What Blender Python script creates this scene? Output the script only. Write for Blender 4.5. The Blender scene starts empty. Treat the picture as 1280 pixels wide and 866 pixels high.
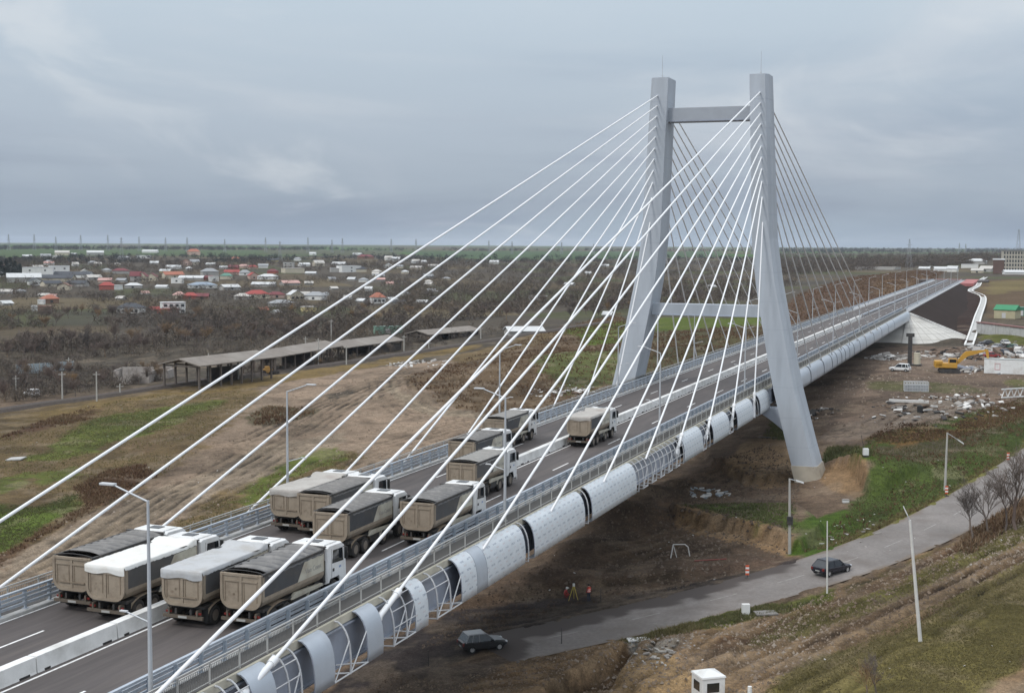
EXPOSURE = 0.0; HAZE = 0.00004
import bpy, bmesh, math, random
import numpy as np
from mathutils import Vector, Matrix
random.seed(7); rng = np.random.default_rng(7)
R = math.radians
scene = bpy.context.scene
COL = scene.collection

# ------------------------------------------------------------------ camera model (place: deck top = 0, bridge runs along +Y)
f, cx, cy, H = 1700., 640., 433., 20.
YAW = math.atan((1278 - cx) / f); PITCH = math.atan((cy - 306) / f); ROLL = 0.006
FW = np.array([-math.sin(YAW)*math.cos(PITCH), math.cos(YAW)*math.cos(PITCH), -math.sin(PITCH)])
_rt = np.array([math.cos(YAW), math.sin(YAW), 0.]); _up = np.cross(_rt, FW)
RT = _rt*math.cos(ROLL) + _up*math.sin(ROLL); UP = _up*math.cos(ROLL) - _rt*math.sin(ROLL)
CAM = np.array([0., 0., H])

def ray(x, y):
    d = FW + RT*(x-cx)/f - UP*(y-cy)/f
    return d/np.linalg.norm(d)
def at(x, y, Z):
    d = ray(x, y); return CAM + d*((Z-H)/d[2])
def at_X(x, y, X):
    d = ray(x, y); return CAM + d*(X/d[0])
def at_Y(x, y, Y):
    d = ray(x, y); return CAM + d*(Y/d[1])
def depth(p):
    return float((np.array(p)-CAM) @ FW)
def pxm(p):                                    # photo pixels per metre at a point
    return f/depth(p)

cam = bpy.data.cameras.new('camera'); co = bpy.data.objects.new('camera', cam); COL.objects.link(co)
cam.sensor_width = 36; cam.lens = f/1280*36; cam.clip_start = 1; cam.clip_end = 60000
M = Matrix(((RT[0], UP[0], -FW[0], 0), (RT[1], UP[1], -FW[1], 0), (RT[2], UP[2], -FW[2], H), (0, 0, 0, 1)))
co.matrix_world = M
scene.camera = co

# ------------------------------------------------------------------ materials
MATS = {}
def mat(name, col, rough=.7, var=.0, scale=2., metal=0., bump=0., spec=.5, var2=0., scale2=.2, stretch=None, dirt=None, dirt_scale=1.2, dirt_amt=.4):
    if name in MATS: return MATS[name]
    m = bpy.data.materials.new(name); m.use_nodes = True
    nt = m.node_tree; b = nt.nodes['Principled BSDF']
    b.inputs['Roughness'].default_value = rough; b.inputs['Metallic'].default_value = metal
    b.inputs['Specular IOR Level'].default_value = spec
    b.inputs['Base Color'].default_value = (*col, 1)
    if var or bump or var2 or dirt:
        tc = nt.nodes.new('ShaderNodeTexCoord'); src = tc.outputs['Object']
        if stretch:
            mp = nt.nodes.new('ShaderNodeMapping'); mp.inputs['Scale'].default_value = stretch
            nt.links.new(src, mp.inputs['Vector']); src = mp.outputs['Vector']
        last = None
        def noise(sc, det=5):
            n = nt.nodes.new('ShaderNodeTexNoise'); n.inputs['Scale'].default_value = sc; n.inputs['Detail'].default_value = det
            n.inputs['Roughness'].default_value = .62
            nt.links.new(src, n.inputs['Vector']); return n
        cur = None
        def mul(n, v, prev):
            mr = nt.nodes.new('ShaderNodeMapRange'); mr.inputs['From Min'].default_value = .28; mr.inputs['From Max'].default_value = .72
            mr.inputs['To Min'].default_value = 1-v; mr.inputs['To Max'].default_value = 1+v
            nt.links.new(n.outputs['Fac'], mr.inputs['Value'])
            mx = nt.nodes.new('ShaderNodeMix'); mx.data_type = 'RGBA'; mx.blend_type = 'MULTIPLY'; mx.inputs['Factor'].default_value = 1
            if prev is None: mx.inputs['A'].default_value = (*col, 1)
            else: nt.links.new(prev, mx.inputs['A'])
            nt.links.new(mr.outputs['Result'], mx.inputs['B'])
            return mx.outputs['Result']
        if var: cur = mul(noise(scale), var, cur)
        if var2: cur = mul(noise(scale2, 3), var2, cur)
        if dirt:
            n = noise(dirt_scale, 6); mr = nt.nodes.new('ShaderNodeMapRange')
            mr.inputs['From Min'].default_value = .48; mr.inputs['From Max'].default_value = .66; mr.inputs['To Max'].default_value = dirt_amt
            nt.links.new(n.outputs['Fac'], mr.inputs['Value'])
            mx = nt.nodes.new('ShaderNodeMix'); mx.data_type = 'RGBA'
            nt.links.new(mr.outputs['Result'], mx.inputs['Factor'])
            if cur is None: mx.inputs['A'].default_value = (*col, 1)
            else: nt.links.new(cur, mx.inputs['A'])
            mx.inputs['B'].default_value = (*dirt, 1); cur = mx.outputs['Result']
        if cur is not None: nt.links.new(cur, b.inputs['Base Color'])
        if bump:
            n = noise(scale*2, 6); bp = nt.nodes.new('ShaderNodeBump'); bp.inputs['Strength'].default_value = bump; bp.inputs['Distance'].default_value = .05
            nt.links.new(n.outputs['Fac'], bp.inputs['Height']); nt.links.new(bp.outputs['Normal'], b.inputs['Normal'])
    MATS[name] = m
    return m

BEIGE = (.285, .235, .178)
steel = mat('painted_steel', (.40, .45, .53), .45, .05, 1.5, var2=.06, scale2=.15, dirt=(.30, .31, .33), dirt_scale=.35, dirt_amt=.35)
steel_dark = mat('girder_steel', (.30, .33, .39), .5, .08, .8, dirt=(.2, .2, .21), dirt_scale=.5)
galv = mat('galvanised_steel', (.42, .47, .53), .42, .08, 3, metal=.25, dirt=(.25, .26, .28), dirt_scale=.8)
galv_pole = mat('galvanised_pole', (.46, .48, .50), .45, .06, 2, metal=.2)
tower_m = mat('tower_concrete', (.40, .437, .482), .6, .05, 1.6, bump=.1, var2=.09, scale2=.35, stretch=(1,1,.16), dirt=(.29, .315, .345), dirt_scale=.8, dirt_amt=.5)
raw_conc = mat('raw_concrete', (.42, .38, .31), .85, .1, .8, bump=.2, dirt=(.24, .21, .17), dirt_scale=.5, dirt_amt=.5)
conc = mat('concrete', (.42, .42, .41), .8, .1, 1.0, bump=.15, dirt=(.25, .24, .22), dirt_scale=.6, dirt_amt=.5)
conc_light = mat('light_concrete', (.70, .70, .685), .8, .07, 1.2, bump=.1, dirt=(.33, .32, .29), dirt_scale=.45, dirt_amt=.5)
slab_edge_m = mat('slab_edge_concrete', (.52, .49, .40), .8, .1, 1.5, dirt=(.3, .28, .22), dirt_scale=.5)
asphalt = mat('asphalt', (.074, .064, .062), .82, .14, 5, bump=.12, var2=.22, scale2=.75, stretch=(1, .07, 1), dirt=(.125, .106, .096), dirt_scale=.6, dirt_amt=.55)
paint = mat('road_paint', (.74, .74, .73), .6, .12, 6, dirt=(.35, .33, .31), dirt_scale=2.5, dirt_amt=.5)
white_cable = mat('white_cable_sheath', (.76, .77, .78), .35, .04, .3)
black = mat('black_rubber', (.02, .02, .02), .8, .2, 5)
darkmetal = mat('dark_metal', (.035, .034, .034), .6, .25, 3, dirt=(.12, .095, .07), dirt_scale=2)
glass = mat('window_glass', (.015, .018, .022), .08, spec=.8)

# ------------------------------------------------------------------ mesh builder
class MB:
    def __init__(s): s.v = []; s.f = []; s.m = []; s.sm = []
    def add(s, vs, fs, mi=0, smooth=False):
        o = len(s.v); s.v += [tuple(map(float, p)) for p in vs]
        for q in fs: s.f.append(tuple(o+i for i in q)); s.m.append(mi); s.sm.append(smooth)
    def box(s, x0, x1, y0, y1, z0, z1, mi=0):
        s.add([(x0,y0,z0),(x1,y0,z0),(x1,y1,z0),(x0,y1,z0),(x0,y0,z1),(x1,y0,z1),(x1,y1,z1),(x0,y1,z1)],
              [(0,3,2,1),(4,5,6,7),(0,1,5,4),(1,2,6,5),(2,3,7,6),(3,0,4,7)], mi)
    def bbox(s, x0, x1, y0, y1, z0, z1, b=.05, mi=0):              # chamfered box
        bm = bmesh.new(); bmesh.ops.create_cube(bm, size=1)
        for v in bm.verts: v.co = ((x0+x1)/2+v.co.x*(x1-x0), (y0+y1)/2+v.co.y*(y1-y0), (z0+z1)/2+v.co.z*(z1-z0))
        bmesh.ops.bevel(bm, geom=bm.edges[:], offset=b, segments=2, affect='EDGES', profile=.6)
        bm.verts.index_update()
        s.add([v.co[:] for v in bm.verts], [[v.index for v in fc.verts] for fc in bm.faces], mi); bm.free()
    def obox(s, c, ax, ay, az, mi=0):                              # box from centre and three half-axis vectors
        c, ax, ay, az = map(np.array, (c, ax, ay, az)); vs = []
        for k in (-1, 1):
            for (i, j) in ((-1,-1),(1,-1),(1,1),(-1,1)): vs.append(c+i*ax+j*ay+k*az)
        s.add(vs, [(0,3,2,1),(4,5,6,7),(0,1,5,4),(1,2,6,5),(2,3,7,6),(3,0,4,7)], mi)
    def tube(s, p0, p1, r0, r1=None, n=8, mi=0, caps=True, smooth=True):
        if r1 is None: r1 = r0
        p0, p1 = np.array(p0, float), np.array(p1, float); d = p1-p0; L = np.linalg.norm(d)
        if L < 1e-6: return
        d /= L; a = np.cross(d, (0,0,1)) if abs(d[2]) < .95 else np.cross(d, (1,0,0)); a /= np.linalg.norm(a); b = np.cross(d, a)
        vs = []
        for p, r in ((p0, r0), (p1, r1)):
            for k in range(n):
                t = 2*math.pi*k/n; vs.append(p + r*(a*math.cos(t)+b*math.sin(t)))
        s.add(vs, [(k, (k+1) % n, n+(k+1) % n, n+k) for k in range(n)], mi, smooth)
        if caps: s.add(vs, [tuple(range(n-1, -1, -1)), tuple(range(n, 2*n))], mi)
    def bar(s, p0, p1, w, h, mi=0):                                # rectangular bar, w across, h upright
        p0, p1 = np.array(p0, float), np.array(p1, float); d = (p1-p0)/2; u = d/np.linalg.norm(d)
        a = np.cross(u, (0,0,1))
        a = np.array((1.,0,0)) if np.linalg.norm(a) < 1e-4 else a/np.linalg.norm(a)
        b = np.cross(a, u); s.obox((p0+p1)/2, a*w/2, d, b*h/2, mi)
    def path(s, pts, r, n=6, mi=0):
        for a, b in zip(pts[:-1], pts[1:]): s.tube(a, b, r, r, n, mi)
    def prism(s, poly, y0, y1, mi=0, axis='y'):                    # polygon (a,b) extruded along an axis
        n = len(poly)
        def P(a, b, t): return {'y': (a, t, b), 'x': (t, a, b), 'z': (a, b, t)}[axis]
        vs = [P(a, b, y0) for a, b in poly]+[P(a, b, y1) for a, b in poly]
        s.add(vs, [tuple(range(n)), tuple(range(2*n-1, n-1, -1))]+[(k, n+k, n+(k+1) % n, (k+1) % n) for k in range(n)], mi)
    def loft(s, rings, mi=0, caps=True, closed=True, smooth=False):
        n = len(rings[0]); vs = [p for r in rings for p in r]; fs = []
        for i in range(len(rings)-1):
            for k in range(n if closed else n-1):
                a = i*n+k; b = i*n+(k+1) % n; fs.append((a, b, b+n, a+n))
        s.add(vs, fs, mi, smooth)
        if caps and closed: s.add(vs, [tuple(range(n-1, -1, -1)), tuple(range((len(rings)-1)*n, len(rings)*n))], mi)
    def grid(s, P, mi=0, smooth=True):                             # P[i][j]
        a, b = len(P), len(P[0]); vs = [p for r in P for p in r]
        s.add(vs, [(i*b+j, i*b+j+1, (i+1)*b+j+1, (i+1)*b+j) for i in range(a-1) for j in range(b-1)], mi, smooth)
    def sphere(s, c, r, mi=0, nu=10, nv=6, sc=(1,1,1)):
        P = [[(c[0]+sc[0]*r*math.sin(math.pi*i/nv)*math.cos(2*math.pi*j/nu), c[1]+sc[1]*r*math.sin(math.pi*i/nv)*math.sin(2*math.pi*j/nu), c[2]+sc[2]*r*math.cos(math.pi*i/nv)) for j in range(nu+1)] for i in range(nv+1)]
        s.grid(P, mi)
    def mesh(s, name, mats):
        me = bpy.data.meshes.new(name); me.from_pydata(s.v, [], s.f)
        for m in (mats if isinstance(mats, (list, tuple)) else [mats]): me.materials.append(m)
        me.polygons.foreach_set('material_index', s.m); me.polygons.foreach_set('use_smooth', s.sm)
        bm = bmesh.new(); bm.from_mesh(me); bmesh.ops.recalc_face_normals(bm, faces=bm.faces[:]); bm.to_mesh(me); bm.free()
        me.update(); return me
    def build(s, name, mats, parent=None):
        return link(name, s.mesh(name, mats), parent)

def link(name, me, parent=None):
    o = bpy.data.objects.new(name, me); COL.objects.link(o)
    if parent is not None: o.parent = parent
    return o
def tag(o, label, cat, group=None, kind=None):
    if label: o['label'] = label
    if cat: o['category'] = cat
    if group: o['group'] = group
    if kind: o['kind'] = kind
    return o
def thing(name, label, cat, loc=(0,0,0), rz=0, group=None):
    o = bpy.data.objects.new(name, None); COL.objects.link(o); o.empty_display_size = .3
    o.location = tuple(map(float, loc)); o.rotation_euler = (0, 0, rz)
    return tag(o, label, cat, group)
def children(o): return [c for c in COL.objects if c.parent == o]
KIDS = {}
def copy_tree(o, parent=None):
    c = o.copy(); COL.objects.link(c)
    if parent is not None: c.parent = parent
    if o not in KIDS: KIDS[o] = [k for k in bpy.data.objects if k.parent == o]
    for k in KIDS[o]: copy_tree(k, c)
    return c
def structure(o, kind='structure'): o['kind'] = kind; return o
def text_mesh(name, s, size, m, parent, M4, ext=.004):
    cu = bpy.data.curves.new(name, 'FONT'); cu.body = s; cu.size = size; cu.extrude = ext; cu.align_x = 'CENTER'; cu.align_y = 'CENTER'
    t = bpy.data.objects.new(name, cu); COL.objects.link(t)
    dg = bpy.context.evaluated_depsgraph_get(); me = bpy.data.meshes.new_from_object(t.evaluated_get(dg))
    bpy.data.objects.remove(t); me.materials.clear(); me.materials.append(m)
    o = link(name, me, parent); o.matrix_local = M4
    return o

# ------------------------------------------------------------------ value noise
_tab = rng.random((512, 512)).astype(np.float32)
def vnoise(x, y):
    xi = np.floor(x).astype(np.int64); yi = np.floor(y).astype(np.int64)
    fx = x-xi; fy = y-yi; fx = fx*fx*(3-2*fx); fy = fy*fy*(3-2*fy)
    a = _tab[xi % 512, yi % 512]; b = _tab[(xi+1) % 512, yi % 512]; c = _tab[xi % 512, (yi+1) % 512]; d = _tab[(xi+1) % 512, (yi+1) % 512]
    return (a*(1-fx)+b*fx)*(1-fy)+(c*(1-fx)+d*fx)*fy
def fbm(x, y, o=4, g=.5):
    s = 0; a = 1; t = 0
    for k in range(o): s = s+a*vnoise(x*2**k+17*k, y*2**k+31*k); t += a; a *= g
    return s/t
# ------------------------------------------------------------------ terrain
CP = [  # photo pixel, ground height there
 (602,812,-15),(850,760,-13.8),(1033,722,-12.5),(1130,680,-11.7),(1200,645,-11),(1285,585,-9.8),(1400,500,-8.5),
 (1007,602,-12.6),(987,690,-12.8),(900,690,-13.2),(1050,565,-10),(1100,560,-9.2),(1110,640,-11.2),
 (1180,618,-10.9),(1130,540,-8.6),(1240,515,-8),(1124,462,-6.5),(1190,472,-7.2),(1160,515,-7.8),(1266,492,-7.2),(1280,460,-6.6),(1213,432,-8.6),(1142,436,-8.6),(1180,440,-8.4),
 (700,740,-15),(600,770,-15.3),(880,650,-12.9),(800,640,-14),(700,700,-14.8),(950,560,-12.4),(1020,480,-8.5),(1060,450,-8),
 (430,860,-16),(640,850,-15.3),(820,820,-14.4),(885,866,-14),(1150,800,-13),(1280,860,-12.5),(1280,700,-11.4),(1000,800,-13.3),(700,950,-14.5),(300,950,-16),
 (0,690,-15.5),(150,600,-15),(0,510,-15.5),(200,490,-15.2),(400,462,-14.5),(560,440,-13.5),(450,540,-13.8),(600,500,-12.4),(700,430,-10.5),(800,402,-9.5),(880,440,-9.5),(780,480,-12),
 (1000,380,-6.5),(1060,360,-4.5),(1100,345,-3.2),(1160,338,-2),(950,425,-9),
 (0,450,-15.8),(200,440,-15),(0,400,-15),(300,400,-15),(450,420,-14.5),(600,400,-13),(300,345,-11),(0,350,-12),(600,360,-12),(700,370,-11),(900,350,-8),(300,326,-4),(0,328,-5),(640,332,-6),(900,325,-3),
 (1100,322,0),(1180,335,-.5),(1250,338,-1),(1280,350,-2),(1240,400,-5),(1280,415,-5.6),(1280,375,-3.5),(1320,340,-1),(1225,352,-1.0),(1222,385,-5.6),(1400,400,-5),(1250,322,6),(1285,326,4),(1400,322,6)]
W = []
for (px, py, z) in CP:
    p = at(px, py, z); W.append((p[0], p[1], z))
for a in np.radians([-60,-50,-40,-30,-20,-10,0,10,20]):
    for d, z in ((3500, -2), (6000, 3), (15000, 8)): W.append((d*math.sin(a), d*math.cos(a), z))
for a in np.radians([-62,-50,10,22]):
    W.append((60*math.sin(a), 60*math.cos(a), -16)); W.append((35*math.sin(a), 35*math.cos(a), -16.5))
W = np.array(W)
def qco(x, y):
    d = np.maximum(np.hypot(x, y), 35.); a = np.clip(np.arctan2(x, y), -1.1, .42)
    return np.stack([a*2.2, np.log(np.minimum(d, 15000.))], -1)
Q = qco(W[:,0], W[:,1])
def phi(r2): return .5*r2*np.log(r2+1e-9)
_K = phi(((Q[:,None]-Q[None])**2).sum(-1)) + np.eye(len(Q))*4e-3
_P = np.c_[np.ones(len(Q)), Q]
_A = np.block([[_K, _P], [_P.T, np.zeros((3,3))]])
_S = np.linalg.solve(_A, np.r_[W[:,2], np.zeros(3)])
def zbase(x, y):
    x = np.atleast_1d(np.asarray(x, float)); y = np.atleast_1d(np.asarray(y, float))
    out = np.empty(x.shape)
    for i in range(0, len(x), 40000):
        q = qco(x[i:i+40000], y[i:i+40000])
        r2 = (q[:,None,0]-Q[None,:,0])**2+(q[:,None,1]-Q[None,:,1])**2
        out[i:i+40000] = phi(r2) @ _S[:-3] + _S[-3] + q @ _S[-2:]
    return out
_T = np.r_[np.geomspace(40, 900, 110), np.geomspace(940, 14000, 70)]
def ground(px, py, fn=None):                    # where the line of sight meets the terrain
    d = ray(px, py); fn = fn or zbase; T_ = _T
    for it in range(3):
        P = CAM[None]+d[None]*T_[:,None]; g = P[:,2]-fn(P[:,0], P[:,1])
        k = int(np.argmax(g < 0)) if (g < 0).any() else len(g)-1
        k = max(k, 1)
        if it < 2: T_ = np.linspace(T_[k-1], T_[k], 9)
    a = min(max(g[k-1]/(g[k-1]-g[k]+1e-12), 0), 1)
    return P[k-1]*(1-a)+P[k]*a
def wpoly(pts):                                 # photo outline of a patch of ground -> world outline
    out = []
    n = len(pts)
    for i in range(n):
        a, b = pts[i], pts[(i+1) % n]; k = max(1, int(math.hypot(a[0]-b[0], a[1]-b[1])/45))
        for j in range(k): out.append(ground(a[0]+(b[0]-a[0])*j/k, a[1]+(b[1]-a[1])*j/k)[:2])
    return np.array(out)
def sdist(poly, x, y):                          # signed distance, positive inside
    d2 = np.full(x.shape, 1e18); ins = np.zeros(x.shape, bool); n = len(poly)
    for i in range(n):
        ax, ay = poly[i]; bx, by = poly[(i+1) % n]; ex, ey = bx-ax, by-ay; L = ex*ex+ey*ey+1e-9
        t = np.clip(((x-ax)*ex+(y-ay)*ey)/L, 0, 1); d2 = np.minimum(d2, (x-ax-t*ex)**2+(y-ay-t*ey)**2)
        if ay != by:
            c = ((ay > y) != (by > y)) & (x < (bx-ax)*(y-ay)/(by-ay)+ax); ins ^= c
    return np.where(ins, 1, -1)*np.sqrt(d2)
def sstep(t): t = np.clip(t, 0, 1); return t*t*(3-2*t)
def masked(poly, x, y, pad, fn):
    lo = poly.min(0)-pad; hi = poly.max(0)+pad
    m = (x > lo[0]) & (x < hi[0]) & (y > lo[1]) & (y < hi[1]); idx = np.nonzero(m)[0]
    if len(idx): fn(idx, sdist(poly, x[idx], y[idx]))

# access road
ROADC = [(400,872,-16),(480,842,-15.6),(560,820,-15.2),(640,806,-15),(727,790,-14.7),(800,773,-14.3),(860,757,-13.8),(930,740,-13.2),(1000,722,-12.7),(1060,704,-12.3),(1130,679,-11.7),(1195,648,-11.1),(1250,613,-10.4),(1300,577,-9.8),(1360,530,-9.0)]
def catmull(P, n=10):
    P = np.array(P, float); P = np.vstack([2*P[0]-P[1], P, 2*P[-1]-P[-2]]); out = []
    for i in range(1, len(P)-2):
        for t in np.linspace(0, 1, n, endpoint=False):
            a, b, c, d = P[i-1:i+3]
            out.append(.5*((2*b)+(-a+c)*t+(2*a-5*b+4*c-d)*t*t+(-a+3*b-3*c+d)*t**3))
    out.append(P[-2]); return np.array(out)
_rw = np.array([at(*p) for p in ROADC])
for _ in range(3): _rw[1:-1] = (_rw[:-2]+2*_rw[1:-1]+_rw[2:])/4
ROAD = catmull(_rw, 12)[22:]
def road_dist(x, y):
    best = np.full(x.shape, 1e9); zz = np.zeros(x.shape)
    for i in range(len(ROAD)-1):
        a = ROAD[i]; b = ROAD[i+1]; ex, ey = b[0]-a[0], b[1]-a[1]; L = ex*ex+ey*ey
        t = np.clip(((x-a[0])*ex+(y-a[1])*ey)/L, 0, 1); d = np.hypot(x-a[0]-t*ex, y-a[1]-t*ey)
        m = d < best; best = np.where(m, d, best); zz = np.where(m, a[2]+t*(b[2]-a[2]), zz)
    return best, zz

RAISE = [  # cut banks, plateaus and pits: outline on the ground, height, slope width
 ([(1031,583),(1064,588),(1088,624),(1150,590),(1120,540),(1040,545)], 3.0, .55, (1050,602), 13),
 ([(930,548),(988,556),(988,592),(950,606),(890,590),(880,560)], 1.0, .9),
 ([(835,642),(850,655),(880,660),(905,662),(935,668),(960,674),(1000,692),(1030,665),(990,636),(900,624)], 1.5, .55, (930,664), 26),
 ([(680,856),(735,830),(775,806),(795,802),(790,815),(765,850),(735,880),(690,885)], -1.7, .9),
 ([(800,806),(850,796),(930,800),(900,850),(800,870),(770,850)], .6, .8),
 ([(560,760),(700,735),(860,718),(960,704),(940,694),(800,706),(680,725),(580,745)], .5, 1.0),
 ([(1225,420),(1280,416),(1280,432),(1240,436)], .4, 1.5)]
RAISE = [(wpoly(r[0]), r[1], r[2], ground(*r[3])[:2] if len(r) > 3 else None, r[4] if len(r) > 3 else 1) for r in RAISE]
MOUND = [(770,655,3.0,6),(800,625,2.2,5),(730,690,1.5,5),(850,612,1.6,4),(680,722,.8,4),(905,590,1.2,4),(1192,428,1.4,4),(520,498,1.2,9),(250,560,1.0,10),(640,470,3.0,18),(720,455,3.0,20),(600,490,1.5,10),(860,445,2.5,15),(920,430,2.5,15)]
MOUND = [(*ground(px, py)[:2], h, r) for px, py, h, r in MOUND]
RUTS = [  # wheel ruts: line on the ground, half spacing, depth
 [(330,545),(400,505),(470,478),(520,462)], [(300,560),(420,500),(500,470)], [(490,470),(500,498),(540,514),(620,524)], [(380,600),(450,572),(560,540),(640,520)],
 [(0,735),(120,680),(240,610),(340,560)], [(0,712),(100,670),(220,600)],
 [(870,830),(1000,770),(1120,717),(1280,640)], [(900,850),(1010,795),(1120,750),(1280,680)], [(930,866),(1010,822),(1100,778),(1200,730),(1280,690)], [(700,866),(820,800),(900,780)],
 [(1010,520),(1100,505),(1200,490),(1280,484)], [(1000,478),(1090,470),(1190,480)], [(560,840),(650,830),(740,812)], [(590,782),(700,765),(820,745),(950,718)], [(560,800),(680,775),(800,752)],
 [(760,700),(850,670),(930,655)], [(860,620),(900,600),(960,590)], [(1020,545),(1100,528),(1160,505)], [(640,830),(700,815),(770,800)]]
RUTS = [np.array([ground(*p)[:2] for p in L]) for L in RUTS]
_rg = random.Random(5)
for L in list(RUTS):
    for off in (_rg.uniform(2.2, 3.6), -_rg.uniform(2.2, 3.6), _rg.uniform(5, 7)):
        T = np.gradient(L, axis=0); T /= np.linalg.norm(T, axis=1)[:,None]; RUTS.append(L+np.stack([T[:,1], -T[:,0]], -1)*off+np.array([[_rg.gauss(0,.8), _rg.gauss(0,.8)] for _ in L]))
def zfeat(x, y, ruts=True):
    z = zbase(x, y)
    for poly, dz, s, cc, cr in RAISE:
        def fn(idx, sd):
            fade = 1. if cc is None else sstep(1.15-np.hypot(x[idx]-cc[0], y[idx]-cc[1])/cr)
            z[idx] += fade*dz*sstep((sd+s*.5+ .5*(fbm(x[idx]*.6, y[idx]*.6, 3)-.5)*s*2)/s)
        masked(poly, x, y, 4, fn)
    for mx, my, h, r in MOUND: z += h*np.exp(-((x-mx)**2+(y-my)**2)/r**2)
    d = np.hypot(x, y)
    rough = np.clip(d/300, .35, 1.2)*np.where(d < 900, 1, 900/np.maximum(d, 1))
    z += (fbm(x*.035+5, y*.035, 3)-.5)*1.0*rough + (fbm(x*.35, y*.35, 3)-.5)*.12
    if ruts:
        for L in RUTS:
            for i in range(len(L)-1):
                a, b = L[i], L[i+1]; ex, ey = b-a; ln = math.hypot(ex, ey)
                lo = np.minimum(a, b)-4; hi = np.maximum(a, b)+4
                idx = np.nonzero((x > lo[0]) & (x < hi[0]) & (y > lo[1]) & (y < hi[1]))[0]
                if not len(idx): continue
                X = x[idx]-a[0]; Y = y[idx]-a[1]; t = (X*ex+Y*ey)/ln; c = (X*ey-Y*ex)/ln + .8*(vnoise(t*.12+i, t*0)-.5)
                on = ((t > 0) & (t < ln))
                z[idx] += on*(-.13*(np.exp(-((abs(c)-.95)/.28)**2)) + .06*np.exp(-((abs(c)-1.6)/.3)**2))
    rd, rz = road_dist(x, y)
    w = 1-sstep((rd-4.4)/2.5)
    z = z*(1-w)+(rz-.07+np.where(rd > 3.2, (fbm(x*.7+4, y*.7, 3)-.42)*.5*np.clip((rd-3.2)/.9, 0, 1), 0))*w
    # level the ground under the approach embankment and keep it below the deck
    return z
def Zg(x, y): return float(zfeat(np.array([float(x)]), np.array([float(y)]), False)[0])
def G(px, py):                                   # a point on the finished ground
    p = ground(px, py, lambda a, b: zfeat(a, b, False)); return np.array([p[0], p[1], Zg(p[0], p[1])])

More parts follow.
